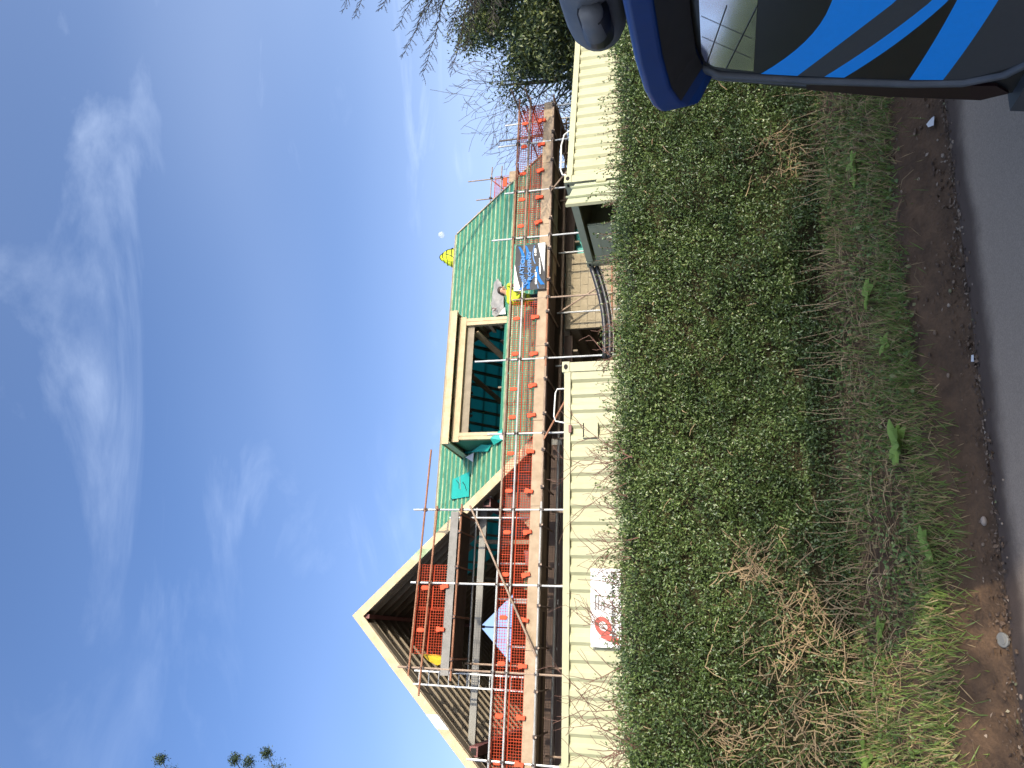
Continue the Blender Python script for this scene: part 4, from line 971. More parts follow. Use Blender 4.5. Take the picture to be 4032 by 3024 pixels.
    for x, a, b, c, o in st:
        e = min(1, max(0, (a - 1.70) / .12))
        mb.v += [(x + (.04 if x < C else -.04) * (1 - e), .30, 1.76 + .15 * e), (x, .06, a + .03 * e), (x, -o + .015, a + .008), (x, -o, a - .012), (x, -o + .012, b), (x, -.02, c), (x, .1, c - .02)]
    for j in range(len(st) - 1):
        for i in range(6): q = j * 7 + i; mb.f.append((q, q + 1, q + 8, q + 7))
    mb.f += [tuple(range(7)), tuple(reversed(range((len(st) - 1) * 7, len(st) * 7)))]
    sp = mb.build('spoiler', dblu, t); bv = sp.modifiers.new('round', 'BEVEL'); bv.width = .022; bv.segments = 3; bv.limit_method = 'ANGLE'; bv.angle_limit = R_(25)
    mb = MB()
    for x, a, b, c, o in st[3:-3]: mb.v += [(x, -o + .014, b - .008), (x, -.03, c - .008)]
    for j in range(len(st) - 7): q = j * 2; mb.f.append((q, q + 1, q + 3, q + 2))
    mb.build('spoiler_underside', M['black'], sp)
    # roof carrier: fat grey end with a recessed tube
    def cap(x): 
        r = [(.00, .02), (.012, .07), (.04, .105), (.09, .128), (.16, .137), (.3, .140), (1.10, .140), (1.24, .128), (1.31, .09), (1.36, .02)]; return r
    mb = MB(); nn = 20; prof_ = cap(0)
    for px_, rr in prof_:
        for k_ in range(nn):
            a = 2 * math.pi * k_ / nn; mb.v.append((.03 + px_, .16 + rr * 1.0 * math.cos(a), 2.045 + rr * math.sin(a) * (1 if math.sin(a) > 0 else .95)))
    for j in range(len(prof_) - 1):
        for k_ in range(nn): q = j * nn; k2 = (k_ + 1) % nn; mb.f.append((q + k_, q + k2, q + nn + k2, q + nn + k_))
    mb.f += [tuple(range(nn)), tuple(reversed(range((len(prof_) - 1) * nn, len(prof_) * nn)))]
    rc = mb.build('roof_carrier', grub, t, smooth=True)
    MB().tube([(.215, .028, 2.03), (.40, .010, 2.03)], [.066, .066], 14).build('carrier_recess', M['black'], rc, smooth=True)
    MB().tube([(.275, -.01, 2.035), (.42, -.01, 2.035)], [.05, .05], 14).build('carrier_tube', grub, rc, smooth=True)
    for x in (.45, .95): MB().box(x, x + .05, .10, .22, 1.895, 1.93).build('carrier_bracket', M['black'], rc)
    for x in (.16, 1.2):
        MB().beam((x, .3, 1.96), (x, 3.2, 1.98), .05, .04).build('roof_bar', grub, t)
    # wheels
    for y in (.95, 3.85):
        for x, s in ((-.235, 1), (2 * C + .235, -1)):
            mb = MB(); mb.tube([(x, y, .33), (x + s * .02, y, .33), (x + s * .2, y, .33)], [.30, .33, .33], 24); wv = mb.build('wheel', M['black'], t)
            mb = MB(); mb.tube([(x - s * .004, y, .33), (x + s * .01, y, .33)], .21, 16); mb.build('rim', M['galv'], wv)
van()

# ------------------------------------------------------------------ hedge
def hedge_top(x): return 2.42 + .035 * wob(x, 1.1, 2.7, 6.1) + .06 * math.exp(-((x + 2.1) / .6) ** 2) + .03 * math.exp(-((x - 2.2) / 1.2) ** 2)
def hedge_front(x, z): return 1.46 + .05 * wob(x + z * .7, 1.7, 4.3) + .035 * wob(z * 2 - x, 2.1, 5.7) + .10 * max(0, (z - 1.9) / .6) ** 2
BARE = [(-2.3, 1.10, .80, .42), (-1.6, .98, .50, .36), (-3.0, .95, .5, .42), (2.38, .92, .34, .30), (-2.6, 1.65, .25, .18), (-1.3, 1.4, .22, .16), (-.2, .70, .5, .10), (1.2, .68, .5, .10)]   # x, z, half sizes: where the leaves are thin
def bare(x, z): return max([math.exp(-((x - a) / c) ** 2 - ((z - b) / d) ** 2) for a, b, c, d in BARE])
def hedge():
    t = thing('hedge', WF, (0, 2.0, .6), 'long clipped green hedge on the bank beside the road', 'hedge')
    off = np.array([0, 2.0, .6])
    core = MB(); xs = [-16 + .12 * i for i in range(290)]
    rows = []
    for x in xs:
        zt = hedge_top(x) - .035
        rows.append([(x, hedge_front(x, .6) + .16, .5), (x, hedge_front(x, 1.2) + .15, 1.2), (x, hedge_front(x, 1.9) + .15, 1.9), (x, hedge_front(x, zt) + .08, zt - .06), (x, 1.85, zt), (x, 2.55, zt), (x, 2.75, 1.6), (x, 2.75, .7)])
    for r in rows: core.v += [(a, b + random.uniform(-.03, .03), c + random.uniform(-.03, .03)) for a, b, c in r]
    for j in range(len(rows) - 1):
        for i in range(7): q = j * 8 + i; core.f.append((q, q + 1, q + 9, q + 8))
    core.build('hedge_core', M['hedgecore'], t)  # dark solid filling so gaps between leaves read as inner shade
    P = []; D = []; Nn = []
    def clump(x, y, z, n, rad, up=.5):
        c = np.array([x, y, z]); p = c + rng.normal(0, rad, (n, 3)); d = rng.normal(0, .8, (n, 3)) + np.array([0, -.55, up]); nn = rng.normal(0, .55, (n, 3)) + np.array([.1, -.75, .55])
        P.append(p); D.append(d); Nn.append(nn)
    N1 = 25500
    holes = [(random.uniform(-3.4, 4.3), random.uniform(.75, 2.2), random.uniform(.05, .14), random.uniform(.03, .07)) for _ in range(46)]
    for i in range(N1):
        x = random.uniform(-4.6, 5.4); zt = hedge_top(x); z = random.uniform(.52, zt + .01)
        if random.random() < bare(x, z) * .74: continue
        if z < .78 and random.random() > ((z - .5) / .28): continue
        if any(((x - a) / c) ** 2 + ((z - b) / d) ** 2 < random.uniform(.6, 1.3) for a, b, c, d in holes) and random.random() < .9: continue
        y = hedge_front(x, z) + abs(random.gauss(0, .06)) - .02 + .045 * wob(x * 3 + z, 2.3, 5.1) * .5
        clump(x, y, z, random.randint(6, 12), .030)
    for i in range(3600):                                      # top surface
        x = random.uniform(-4.6, 5.4); y = random.uniform(1.5, 2.6); clump(x, y, hedge_top(x) + random.gauss(0, .03), 8, .035, 1.0)
    for i in range(5200):                                      # beyond the frame, thinner
        x = random.choice((random.uniform(-15, -4.6), random.uniform(5.4, 17))); zt = hedge_top(x); z = random.uniform(.6, zt)
        clump(x, hedge_front(x, z) + abs(random.gauss(0, .06)), z, 12, .06)
    # leafy shoots standing above the top
    shoots = MB(); bares = MB(); dead = MB()
    def shoot(x, y, z, L, lean, leaves, mbx, r=.0035, bend_=0.3):
        p = Vector((x, y, z)); d = Vector((lean + random.uniform(-.25, .25), random.uniform(-.25, .15), 1)).normalized(); pts = [p.copy()]; n = max(3, int(L / .05))
        for k in range(n):
            d = (d + Vector((random.uniform(-1, 1), random.uniform(-1, 1), random.uniform(-.6, .6))) * bend_ * .5).normalized(); p = p + d * (L / n); pts.append(p.copy())
            if random.random() < leaves:
                c = np.array(p); m_ = random.randint(2, 3); P.append(c + rng.normal(0, .006, (m_, 3))); D.append(rng.normal(0, 1, (m_, 3)) + np.array(d) * .6); Nn.append(rng.normal(0, .6, (m_, 3)) + np.array([0, -.6, .5]))
        mbx.tube(pts, [r * (1 - .6 * i / len(pts)) for i in range(len(pts))], 4, False); return pts
    for i in range(520):
        x = random.uniform(-4.2, 5.0); L = random.choice((.06, .08, .1, .14, .20, .26)); 
        shoot(x, random.uniform(1.52, 2.2), hedge_top(x) - .05, L + .05, 0, .95, shoots)
    for px, py, L in ((2260, 760, .46), (2320, 900, .2), (2330, 640, .28), (2290, 640, .25), (2330, 1300, .3), (2330, 1440, .28), (2380, 1500, .2), (2370, 1600, .25), (2360, 1720, .25), (2330, 2170, .28), (2350, 2200, .25), (2370, 1250, .2), (2340, 420, .2), (2390, 560, .2), (2350, 2240, .22), (2360, 2290, .24), (2370, 2330, .2), (2380, 2380, .2), (2390, 2440, .18), (2390, 2500, .2), (2380, 2560, .2), (2390, 2640, .18), (2380, 2760, .18), (2400, 2860, .2), (2390, 2940, .2), (2350, 2120, .22), (2390, 2010, .16), (2390, 1900, .18)):
        q = at_f(WF, 2470, py + (2470 - px) * .05, 1.7); pts = shoot(q.x, 1.7, q.z - .05, L, 0, .9, shoots)
        for pt_ in pts[2:-1:2]: shoot(pt_.x, pt_.y, pt_.z, .09, random.choice((-1, 1)) * 1.1, .95, shoots, .0025)
    # bare branching twigs at the left, reaching over the container
    def branch(p, d, L, r, depth):
        pts = [p.copy()]; n = max(3, int(L / .07)); q = p.copy()
        for k in range(n):
            d = (d + Vector((random.uniform(-1, 1), random.uniform(-.5, .5), random.uniform(-.8, .9))) * .17).normalized(); q = q + d * (L / n); pts.append(q.copy())
            if depth and random.random() < .62:
                dd = (d + Vector((random.choice((-1, 1)) * random.uniform(.5, 1.1), random.uniform(-.3, .3), random.uniform(-.3, .5)))).normalized(); branch(q.copy(), dd, L * random.uniform(.3, .6), r * .62, depth - 1)
        bares.tube(pts, [max(.0022, r * (1 - .7 * i / len(pts))) for i in range(len(pts))], 4, False)
    for i in range(58):
        x = random.uniform(-3.4, -.2) if i > 8 else random.uniform(-.2, .9)
        branch(Vector((x, random.uniform(1.55, 2.0), hedge_top(x) - .12)), Vector((random.uniform(-.9, .9), random.uniform(-.2, .2), 1)).normalized(), random.uniform(.25, .62) if i > 8 else random.uniform(.2, .38), .0075, 2)
    # dead woody stems showing through the thin places
    for i in range(900):
        a, b, c, d_ = random.choice(BARE[:6] + BARE[:3] * 2); x = a + random.gauss(0, c * .55); z = b + random.gauss(0, d_ * .6)
        if z < .5: z = .5 + random.random() * .4
        p = Vector((x, hedge_front(x, z) + random.uniform(-.05, .09), z)); d = Vector((random.uniform(-1, 1), random.uniform(-.25, .1), random.uniform(-.9, 1.0))).normalized(); pts = [p.copy()]; L = random.uniform(.06, .28)
        for k in range(4):
            d = (d + Vector((random.uniform(-1, 1), random.uniform(-.3, .3), random.uniform(-1, 1))) * .35).normalized(); p = p + d * L / 4; pts.append(p.copy())
        dead.tube(pts, [random.uniform(.003, .0065) * (1 - .12 * k) for k in range(5)], 4, False)
    for i in range(230):                                       # upright stems and stalks at the foot
        x = random.uniform(-4.4, 5); y = random.uniform(1.2, 1.6); z = ground_z(y); p = Vector((x, y, z)); L = random.uniform(.12, .42)
        q = p + Vector((random.uniform(-.12, .12), random.uniform(-.03, .1), L)); mid_ = p.lerp(q, .5) + Vector((random.uniform(-.03, .03), 0, 0))
        dead.tube([p, mid_, q], [.004, .0035, .002], 4, False)
    for i in range(34):                                        # scattered pale twigs lying on the face
        x = random.uniform(-3.3, 4); z = random.uniform(.9, 2.3); p = Vector((x, hedge_front(x, z) - .04, z)); q = p + Vector((random.uniform(-.12, .12), -.02, random.uniform(-.09, .09)))
        dead.tube([p, p.lerp(q, .5) + Vector((0, 0, .012)), q], [.004, .0045, .002], 4, False)
    tag(shoots.build('shoot_stem', M['twig'], t), kind='stuff'); tag(bares.build('bare_twig', M['twig'], t), kind='stuff'); tag(dead.build('dead_stem', M['deadtwig'], t), kind='stuff')
    P, D, Nn = (np.concatenate(a) for a in (P, D, Nn)); n = len(P)
    o = link('hedge_leaf', leaf_mesh('hedge_leaf', P - off, D, Nn, rng.uniform(.020, .040, n), rng.uniform(.010, .019, n), M['leaf']), t); tag(o, kind='stuff')
    return n
nl = hedge()

# ------------------------------------------------------------------ verge plants and litter
def verge():
    n = 46000; x = rng.uniform(-4.5, 5.2, n); y = rng.uniform(.10, 1.45, n)
    cen = np.where(x < 0, .36, .44) + .07 * np.sin(x * 1.7)
    dens = np.where(y < cen - .16, .0, .34 + .34 * np.sin(x * 2.1 + 1) * np.sin(x * .83 + y * 3)) + .66 * np.exp(-((y - cen) / .17) ** 2)
    k = rng.random(n) < dens * .9; x, y = x[k], y[k]; n = len(x)
    z = np.array([ground_z(v) for v in y]); P = np.stack([x, y, z - .01], 1)
    D = np.stack([rng.normal(0, .45, n), rng.normal(-.35, .4, n), np.ones(n)], 1); Nn = np.stack([rng.normal(0, .5, n), -np.ones(n), .4 * np.ones(n)], 1)
    o = link('grass', leaf_mesh('grass', P, D, Nn, rng.uniform(.05, .17, n), rng.uniform(.004, .009, n), M['grass'], fold=.1)); place(o, WF); tag(o, 'grass and straw growing along the roadside bank', 'grass', kind='stuff')
    n = 26000; x = rng.uniform(-4.5, 5.2, n); y = .26 + 1.24 * rng.random(n) ** .75; z = np.array([ground_z(v) for v in y])
    k = rng.random(n) < .45 + .5 * np.sin(x * 3.7) * np.sin(y * 5 + x); x, y, z = x[k], y[k], z[k]; n = len(x)
    P = np.stack([x, y, z + rng.uniform(0, .06, n)], 1); D = rng.normal(0, 1, (n, 3)) + np.array([0, -.5, .2]); Nn = rng.normal(0, .4, (n, 3)) + np.array([0, -.4, 1])
    o = link('ground_cover', leaf_mesh('ground_cover', P, D, Nn, rng.uniform(.02, .05, n), rng.uniform(.015, .035, n), M['weed'])); place(o, WF); tag(o, 'low ivy and weed leaves covering the bank below the hedge', 'weeds', kind='stuff')
    # fallen stalks
    mb = MB()
    for i in range(1700):
        xx = random.uniform(-4.4, 5); yy = random.triangular(.12, 1.45, 1.1); p = Vector((xx, yy, ground_z(yy) + .015)); a = random.uniform(0, 6.28); L = random.uniform(.06, .3)
        q = p + Vector((math.cos(a) * L, math.sin(a) * L * .4, random.uniform(.0, .08))); q.z = max(q.z, ground_z(q.y) + .01)
        mb.tube([p, p.lerp(q, .5) + Vector((0, 0, random.uniform(.0, .04))), q], [.0028, .003, .0015], 3, False)
    o = mb.build('fallen_stalk', M['straw']); place(o, WF); tag(o, 'dry stalks and twigs strewn over the bank', 'stalks', kind='stuff')
    # leaf litter, crumbs of soil and pebbles at the road's edge
    n = 1500; x = rng.uniform(-4.5, 4.5, n); y = rng.normal(-.02, .05, n) + .03 * np.sin(x * 2.3)
    y2 = np.concatenate([y, rng.uniform(.05, 1.3, 1100)]); x2 = np.concatenate([x, rng.uniform(-4.5, 5, 1100)]); n = len(x2)
    z2 = np.array([max(.006, ground_z(v)) for v in y2]) + rng.uniform(.0, .012, n); P = np.stack([x2, y2, z2], 1)
    D = rng.normal(0, 1, (n, 3)) * np.array([1, 1, .25]); Nn = rng.normal(0, .35, (n, 3)) + np.array([0, -.2, 1])
    o = link('leaf_litter', leaf_mesh('leaf_litter', P, D, Nn, rng.uniform(.012, .045, n), rng.uniform(.01, .028, n), M['litter'])); place(o, WF); tag(o, 'brown dead leaves and crumbs lying along the road edge', 'leaf litter', kind='stuff')
    mb = MB()
    for i in range(300):
        xx = random.uniform(-4.5, 4.5); yy = random.gauss(.02, .10) if i % 3 else random.uniform(0, .3); r = random.uniform(.004, .016); mb.sph((xx, yy, max(.004, ground_z(yy)) + r * .4), r * random.uniform(.8, 1.5), r, r * .7, 6, 4)
    o = mb.build('pebble', M['litter']); place(o, WF); tag(o, 'small stones and clods along the muddy road edge', 'pebbles', kind='stuff')
verge()
def dock(px, py, nleaf, L, label, mt='dock', up=.7):
    q = on_ground(px, py); P = []; D = []; Nn = []
    for k in range(nleaf):
        a = 2 * math.pi * k / nleaf + random.uniform(-.3, .3); d = Vector((math.cos(a), math.sin(a) * .8 - .15, random.uniform(.1, up))).normalized(); P.append((0, 0, .03)); D.append(tuple(d)); Nn.append((-d.x * .4, -d.y * .4 - .35, 1))
    t = thing('leafy_plant', WF, (q.x, q.y, ground_z(q.y)), label, 'plant', 'broad-leaved plants on the bank')
    for k in range(nleaf):                                   # each leaf a piece: a curved blade of eight faces
        d = Vector(D[k]); nn = Vector(Nn[k]); s_ = d.cross(nn).normalized(); u = s_.cross(d).normalized(); l = L * random.uniform(.75, 1.2); w = l * random.uniform(.46, .60); mb = MB(); rows = []
        for i in range(6):
            f = i / 5; c = Vector((0, 0, .05)) + d * (l * f) - u * (.22 * l * f * f); hw = w * .5 * math.sin(math.pi * (f * .90 + .08)) ** .6
            mb.v += [c + s_ * hw + u * hw * .35, c, c - s_ * hw + u * hw * .35]
        for i in range(5):
            for j in range(2): a = i * 3 + j; mb.f.append((a, a + 1, a + 4, a + 3))
        link('leaf', mb.mesh('leaf', M[mt], smooth=True), t)
for px, py, nlf, L, lab in ((3585, 1750, 13, .17, 'largest broad-leaved dock plant, bright green, mid bank below the near container'),
        (3455, 1157, 8, .13, 'bright green dock plant high on the bank below the open container door'),
        (3395, 640, 7, .11, 'broad-leaved plant near the dead stems on the right of the bank'),
        (3520, 1350, 9, .09, 'small bright green leafy plant beside pale leaves in the middle of the bank'),
        (3690, 2140, 8, .11, 'dark green leafy plant low on the bank, left of the largest dock'),
        (3505, 2480, 5, .10, 'yellow-green seedling with few leaves below the dead hedge stems'),
        (3450, 2985, 9, .15, 'large pale green leafy plant at the far left edge of the bank'),
        (3400, 700, 5, .09, 'rounded pale plant just left of the dead stems on the bank')):
    dock(px, py, nlf, L, lab)
def litter_thing(name, px, py, build, label, cat, mt):
    q = on_ground(px, py); mb = MB(); build(mb); o = link(name, mb.mesh(name, mt)); o.location = WF.w(q.x, q.y, max(.005, ground_z(q.y)) + .004); o.rotation_euler = (0, 0, WF.a); tag(o, label, cat)
def paper(mb): mb.sheet([(-.035, -.015, .015), (.03, -.02, .006), (.04, .015, .015), (.0, .025, .05), (-.03, .015, .042)], .003, (0, -1, .5))
litter_thing('paper_scrap', 3690, 478, paper, 'white crumpled paper scrap at the road edge near the van', 'litter', M['white'])
litter_thing('paper_scrap', 3842, 1410, lambda mb: mb.sheet([(-.025, -.006, .006), (.02, -.01, .004), (.022, .006, .012), (-.02, .01, .018)], .002, (0, -1, .8)), 'tiny white scrap at the muddy road edge in the middle', 'litter', M['white'])
def tin(mb): mb.tube([(0, 0, .004), (0, -.006, .016), (0, -.007, .018)], [.042, .043, .036], 20); mb.tube([(0, -.008, .0185), (0, -.0085, .020)], [.028, .026], 16)
litter_thing('tin_lid', 3962, 2520, tin, 'flattened round grey tin lid lying in the mud at the left', 'litter', M['steel'])
litter_thing('stone', 3892, 2052, lambda mb: mb.sph((0, 0, .015), .03, .022, .018, 10, 7), 'pale rounded pebble at the road edge, largest one', 'stone', mat('pale pebble', (.30, .24, .19), .9))

# ------------------------------------------------------------------ trees
def grow(p, d, L, r, depth, segs, tips, kids, spread, droop=0.0, wander=.18, step=.35, shrink=(.5, .75)):
    n = max(3, int(L / step)); pts = [p.copy()]; rs = [r]
    for k in range(n):
        d = (d + Vector((random.gauss(0, 1), random.gauss(0, 1), random.gauss(0, .7) - droop)) * wander).normalized(); p = p + d * (L / n); pts.append(p.copy()); rs.append(r * (1 - .75 * (k + 1) / n))
        if depth and k >= n * .2 and random.random() < kids:
            dd = (d + Vector((random.gauss(0, 1), random.gauss(0, 1), random.gauss(.2, .6))) * spread).normalized(); grow(p.copy(), dd, L * random.uniform(*shrink), rs[-1] * .65, depth - 1, segs, tips, kids, spread, droop, wander, step, shrink)
        elif not depth: tips.append((p.copy(), d.copy()))
    segs.append((pts, [max(.007, q) for q in rs])); tips.append((p.copy(), d.copy()))
def tree(name, base, label, H, r, depth, kids, spread, leaves, mt, Lf, Wf, rad, twigmat='bark', trunk_frac=.35, lean=(0, 0), droop=0, wander=.16, limbs=9, fr=.55, dirs=None, group=None, sides=5):
    random.seed(label); rng = np.random.default_rng(len(label) * 7 + 3)
    t = thing(name, WORLD, tuple(base), label, 'tree', group); segs = []; tips = []; b = Vector(base)
    top = b + Vector((lean[0], lean[1], H)); tp = [b.lerp(top, i / 8) + Vector((random.uniform(-.1, .1), random.uniform(-.1, .1), 0)) * (i > 0) for i in range(9)]
    MB().tube(tp, [r * (1 - .85 * i / 8) for i in range(9)], 8).build('trunk', M['bark'], t, smooth=True)
    for i in range(limbs):
        f = trunk_frac + (1 - trunk_frac) * (i + .5) / limbs; p = b.lerp(top, f); a = i * 2.4 + random.uniform(-.4, .4)
        d = Vector((math.cos(a), math.sin(a), random.uniform(.1, .8))).normalized() if dirs is None else dirs(i, a)
        grow(p, d, H * fr * (1.15 - f * .75) * random.uniform(.75, 1.1), r * .45 * (1.1 - f), depth, segs, tips, kids, spread, droop, wander)
    mb = MB()
    for pts, rs in segs: mb.tube(pts, rs, sides if rs[0] > .03 else 4, False)
    mb.build('branches', M[twigmat], t)
    if leaves:
        k = rng.integers(0, len(tips), leaves); P = np.array([tuple(tips[i][0]) for i in k]) + rng.normal(0, rad, (leaves, 3)); n = leaves
        D = rng.normal(0, 1, (n, 3)) + np.array([0, 0, .1]); Nn = rng.normal(0, .7, (n, 3)) + np.array([0, -.4, .6])
        link('crown', leaf_mesh('crown', P - np.array(base), D, Nn, rng.uniform(.6, 1.2, n) * Lf, rng.uniform(.6, 1.2, n) * Wf, M[mt]), t)
    return t
# dense evergreen at the right, behind the far container
p = at_y(2300, 40, 24.0); tree('evergreen_tree', (p.x + 2.0, 25.5, GZ), 'dense olive green evergreen tree behind the far container at the right', 7.8, .28, 2, .65, .85, 110000, 'evergreen', .16, .075, .30, trunk_frac=.08, limbs=36, fr=.44)
p = at_y(2300, 330, 27); tree('evergreen_shrub', (p.x, 27.5, GZ), 'low dark green bush between the bare tree and the far container', 4.6, .12, 2, .6, .8, 15000, 'conifer', .12, .05, .18, trunk_frac=.1, limbs=14, fr=.36)
# bare trees
up = lambda i, a: Vector((math.cos(a) * .8 - .12, math.sin(a) * .5, random.uniform(.5, 1.2))).normalized()
p = at_y(2240, 300, 30.0)
tree('bare_tree', (p.x, 30.0, GZ), 'bare winter tree with fine grey branches right of the house', 8.2, .20, 3, .85, .6, 0, None, 0, 0, 0, twigmat='barkgrey', trunk_frac=.30, limbs=40, fr=.42, dirs=up, wander=.12)
p = at_y(2240, 500, 34.0)
tree('bare_tree', (p.x - .2, 34.0, GZ), 'smaller bare tree showing over the right end of the scaffold deck', 8.0, .15, 3, .80, .6, 0, None, 0, 0, 0, twigmat='barkgrey', trunk_frac=.35, limbs=30, fr=.36, dirs=up, wander=.12)
random.seed(11)
# larch-like conifer leaning in at the top right
def larch():
    base = at_y(2000, -420, 17.0); b = Vector((base.x, 17.0, GZ)); t = thing('conifer_tree', WORLD, tuple(b), 'conifer at the right edge with long comb-like branches against the sky', 'tree')
    MB().tube([b, b + Vector((.1, 0, 5)), b + Vector((0, 0, 11))], [.28, .2, .04], 9).build('trunk', M['bark'], t, smooth=True)
    mb = MB(); P = []; D = []
    def limb(p0, p1, sag, r, comb=.34, leafy=.6):
        comb *= 1.55
        p0, p1 = Vector(p0), Vector(p1); n = 34; pts = [p0.lerp(p1, i / n) + Vector((0, 0, -sag * math.sin(math.pi * i / n))) + Vector((random.gauss(0, .012), random.gauss(0, .02), random.gauss(0, .012))) for i in range(n + 1)]
        mb.tube(pts, [r * (1 - .88 * i / n) for i in range(n + 1)], 5, False)
        ax = (p1 - p0).normalized()
        for i in range(3, n):
            for s in (-1, 1):
                if random.random() < .82:
                    L = comb * random.uniform(.4, 1.1) * (1.05 - i / n * .8); d = (ax * .75 + Vector((0, random.uniform(-.5, .5), s * random.uniform(.35, .9)))).normalized(); q = pts[i]; q2 = q + d * L; q3 = q2 + (d + ax * .6).normalized() * L * .4
                    mb.tube([q, q2, q3], [r * .26, r * .17, .004], 4, False)
                    for w in range(5):
                        c = q.lerp(q3, .15 + .2 * w); dd = (d + Vector((random.gauss(0, .5), random.gauss(0, .5), random.gauss(0, .6)))).normalized(); mb.tube([c, c + dd * L * .38], [.005, .003], 3, False)
                    k = int(46 * leafy * max(0, 1 - i / n * 1.35))
                    for w in range(k): P.append(tuple(q.lerp(q3, random.random()) + Vector((random.gauss(0, .03), random.gauss(0, .03), random.gauss(0, .03))))); D.append((random.gauss(0, 1), random.gauss(0, 1), random.gauss(0, 1)))
    for (px0, py0), (px1, py1), sag, r, c in (((1780, -300), (1580, 232), .12, .030, .30), ((1800, -300), (1662, 305), .10, .034, .36), ((1880, -300), (1775, 298), .10, .034, .34), ((1720, -260), (1565, 110), .08, .028, .30), ((1460, -320), (1345, 55), .06, .024, .28), ((1520, -320), (1395, 70), .06, .024, .28), ((1900, -300), (1840, 190), .08, .03, .34), ((1820, -300), (1640, 120), .10, .03, .34), ((1650, -300), (1500, 40), .08, .026, .3), ((1980, -300), (1930, 140), .05, .03, .34), ((1900, -300), (1760, 150), .05, .03, .34), ((1960, -300), (1850, 60), .05, .03, .34)):
        y0 = random.uniform(16.2, 17.2); limb(at_y(px0, py0, 17.0), at_y(px1, py1, y0), sag, r, c)
    for i in range(16):
        a = random.uniform(-.9, .9); z = random.uniform(3, 10); p0 = b + Vector((0, 0, z)); limb(p0, p0 + Vector((math.cos(a) * 3, math.sin(a) * 3, -.2)), .2, .03)
    mb.build('branches', M['barkdark'], t); P = np.array(P); n = len(P)
    link('needles', leaf_mesh('needles', P - np.array(b), np.array(D), rng.normal(0, 1, (n, 3)), rng.uniform(.05, .11, n), rng.uniform(.016, .032, n), M['conifer']), t)
larch()
# conifer at the left whose tips enter the frame high up
def left_conifer():
    b = at_y(2200, 3700, 24.0); b.z = GZ; t = thing('conifer_tree', WORLD, tuple(b), 'dark conifer at the left whose bushy branch tips poke into the sky', 'tree')
    MB().tube([b, b + Vector((0, 0, 10)), b + Vector((.2, 0, 21))], [.4, .26, .03], 10).build('trunk', M['bark'], t, smooth=True)
    mb = MB(); P = []; D = []
    def limb(p0, p1, w=.15):
        p0, p1 = Vector(p0), Vector(p1); pts = [p0.lerp(p1, i / 8) + Vector((0, 0, -.35 * math.sin(math.pi * i / 8))) for i in range(9)]; mb.tube(pts, [.05 * (1 - .8 * i / 8) for i in range(9)], 5, False)
        ax = (p1 - p0).normalized()
        for i in range(2, 9):
            for k in range(60 if i < 7 else 420): c = pts[i] + Vector((random.gauss(0, w), random.gauss(0, w), random.gauss(0, w))) * (.9 if i < 8 else .55); P.append(tuple(c)); D.append(tuple(ax * .8 + Vector((random.gauss(0, 1), random.gauss(0, 1), random.gauss(0, 1)))))
    for px, py in ((633, 2990), (925, 2992), (980, 3003), (1050, 2968)):
        e = at_y(px, py, 23.2); limb((b.x + .1, b.y, e.z - 1.2), e, .17)
    for i in range(46):
        z = 3 + i * .38; a = i * 2.4; L = 2.6 * (1.1 - z / 22) + .3; p0 = b + Vector((0, 0, z)); q = p0 + Vector((math.cos(a) * L, math.sin(a) * L, .6))
        if q.x > at_y(1000, 3060, q.y).x: continue
        limb(p0, q, .2)
    mb.build('branches', M['bark'], t); P = np.array(P); n = len(P)
    link('needles', leaf_mesh('needles', P - np.array(b), np.array(D), rng.normal(0, 1, (n, 3)), rng.uniform(.06, .12, n), rng.uniform(.02, .035, n), M['conifer']), t)
left_conifer()
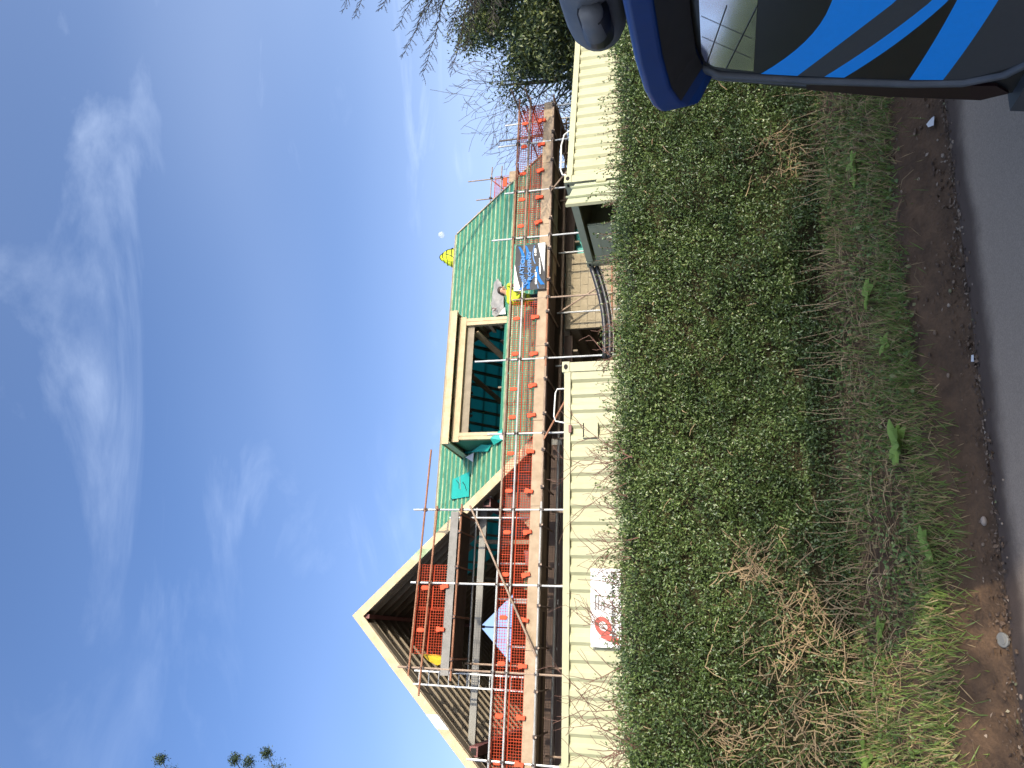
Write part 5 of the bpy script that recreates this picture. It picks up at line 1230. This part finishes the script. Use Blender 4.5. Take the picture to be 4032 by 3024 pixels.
# added leafy screen, unseen behind the viewer, to dapple the road and hedge
def screen():
    t = thing('shade_screen', WF, (11, -14.0, .3), 'unseen thin leafy screen added behind the viewer to dapple the sunlight', 'shade screen')
    segs = []; tips = []
    for i in range(15):
        b = Vector((-.5 + i * 1.7 + random.uniform(-.4, .4), -14.0 + random.uniform(-.6, .6), .3)); top = b + Vector((random.uniform(-.4, .4), random.uniform(-.3, .3), SCREEN_H - 1.2))
        MB().tube([b, b.lerp(top, .5), top], [.12, .09, .02], 7).build('trunk', M['bark'], t, smooth=True)
        for k in range(6): f = .3 + .11 * k; a = k * 2.4 + i; grow(b.lerp(top, f), Vector((math.cos(a), math.sin(a), .6)).normalized(), 1.8, .05, 1, segs, tips, .5, .7)
    mb = MB()
    for pts, rs in segs: mb.tube(pts, rs, 4, False)
    mb.build('branches', M['bark'], t); n = SCREEN_N
    x = rng.uniform(-2, 24, n); z = rng.uniform(.3, SCREEN_H, n) ; y = -14 + rng.normal(0, .7, n)
    k = z < SCREEN_H - .5 + .35 * np.sin(x * 1.3) + .25 * np.sin(x * 3.1); x, y, z = x[k], y[k], z[k]; n = len(x)
    P = np.stack([x, y, z], 1) - np.array([11, -14.0, .3]); D = rng.normal(0, 1, (n, 3)); Nn = rng.normal(0, .5, (n, 3)) + np.array([0, 1, .3])
    tag(link('crown', leaf_mesh('crown', P, D, Nn, rng.uniform(.12, .26, n), rng.uniform(.06, .13, n), M['evergreen']), t), kind='stuff')
SCREEN_H = 6.9; SCREEN_N = 17500
screen()

# ------------------------------------------------------------------ daytime moon
md = ray(1737, 925).normalized(); mm = bpy.data.materials.new('moon dust'); mm.use_nodes = True; q = mm.node_tree; bs = q.nodes['Principled BSDF']; bs.inputs['Roughness'].default_value = 1.0; bs.inputs['Specular IOR Level'].default_value = 0
nz_ = q.nodes.new('ShaderNodeTexNoise'); nz_.inputs['Scale'].default_value = .05; rp_ = q.nodes.new('ShaderNodeValToRGB'); rp_.color_ramp.elements[0].color = (.52, .54, .57, 1); rp_.color_ramp.elements[1].color = (.62, .64, .66, 1); tcm = q.nodes.new('ShaderNodeTexCoord')
q.links.new(tcm.outputs['Object'], nz_.inputs[0]); q.links.new(nz_.outputs['Fac'], rp_.inputs[0]); q.links.new(rp_.outputs[0], bs.inputs['Base Color'])
tr_ = q.nodes.new('ShaderNodeBsdfTransparent'); ms_ = q.nodes.new('ShaderNodeMixShader'); ms_.inputs[0].default_value = .30; q.links.new(tr_.outputs[0], ms_.inputs[1]); q.links.new(bs.outputs[0], ms_.inputs[2]); q.links.new(ms_.outputs[0], q.nodes['Material Output'].inputs['Surface'])
mb = MB(); mb.sph((0, 0, 0), 20, 20, 20, 32, 20); o = link('moon', mb.mesh('moon', mm, smooth=True)); o.location = md * 5000; tag(o, 'pale daytime moon in the blue sky above the roof', 'moon')
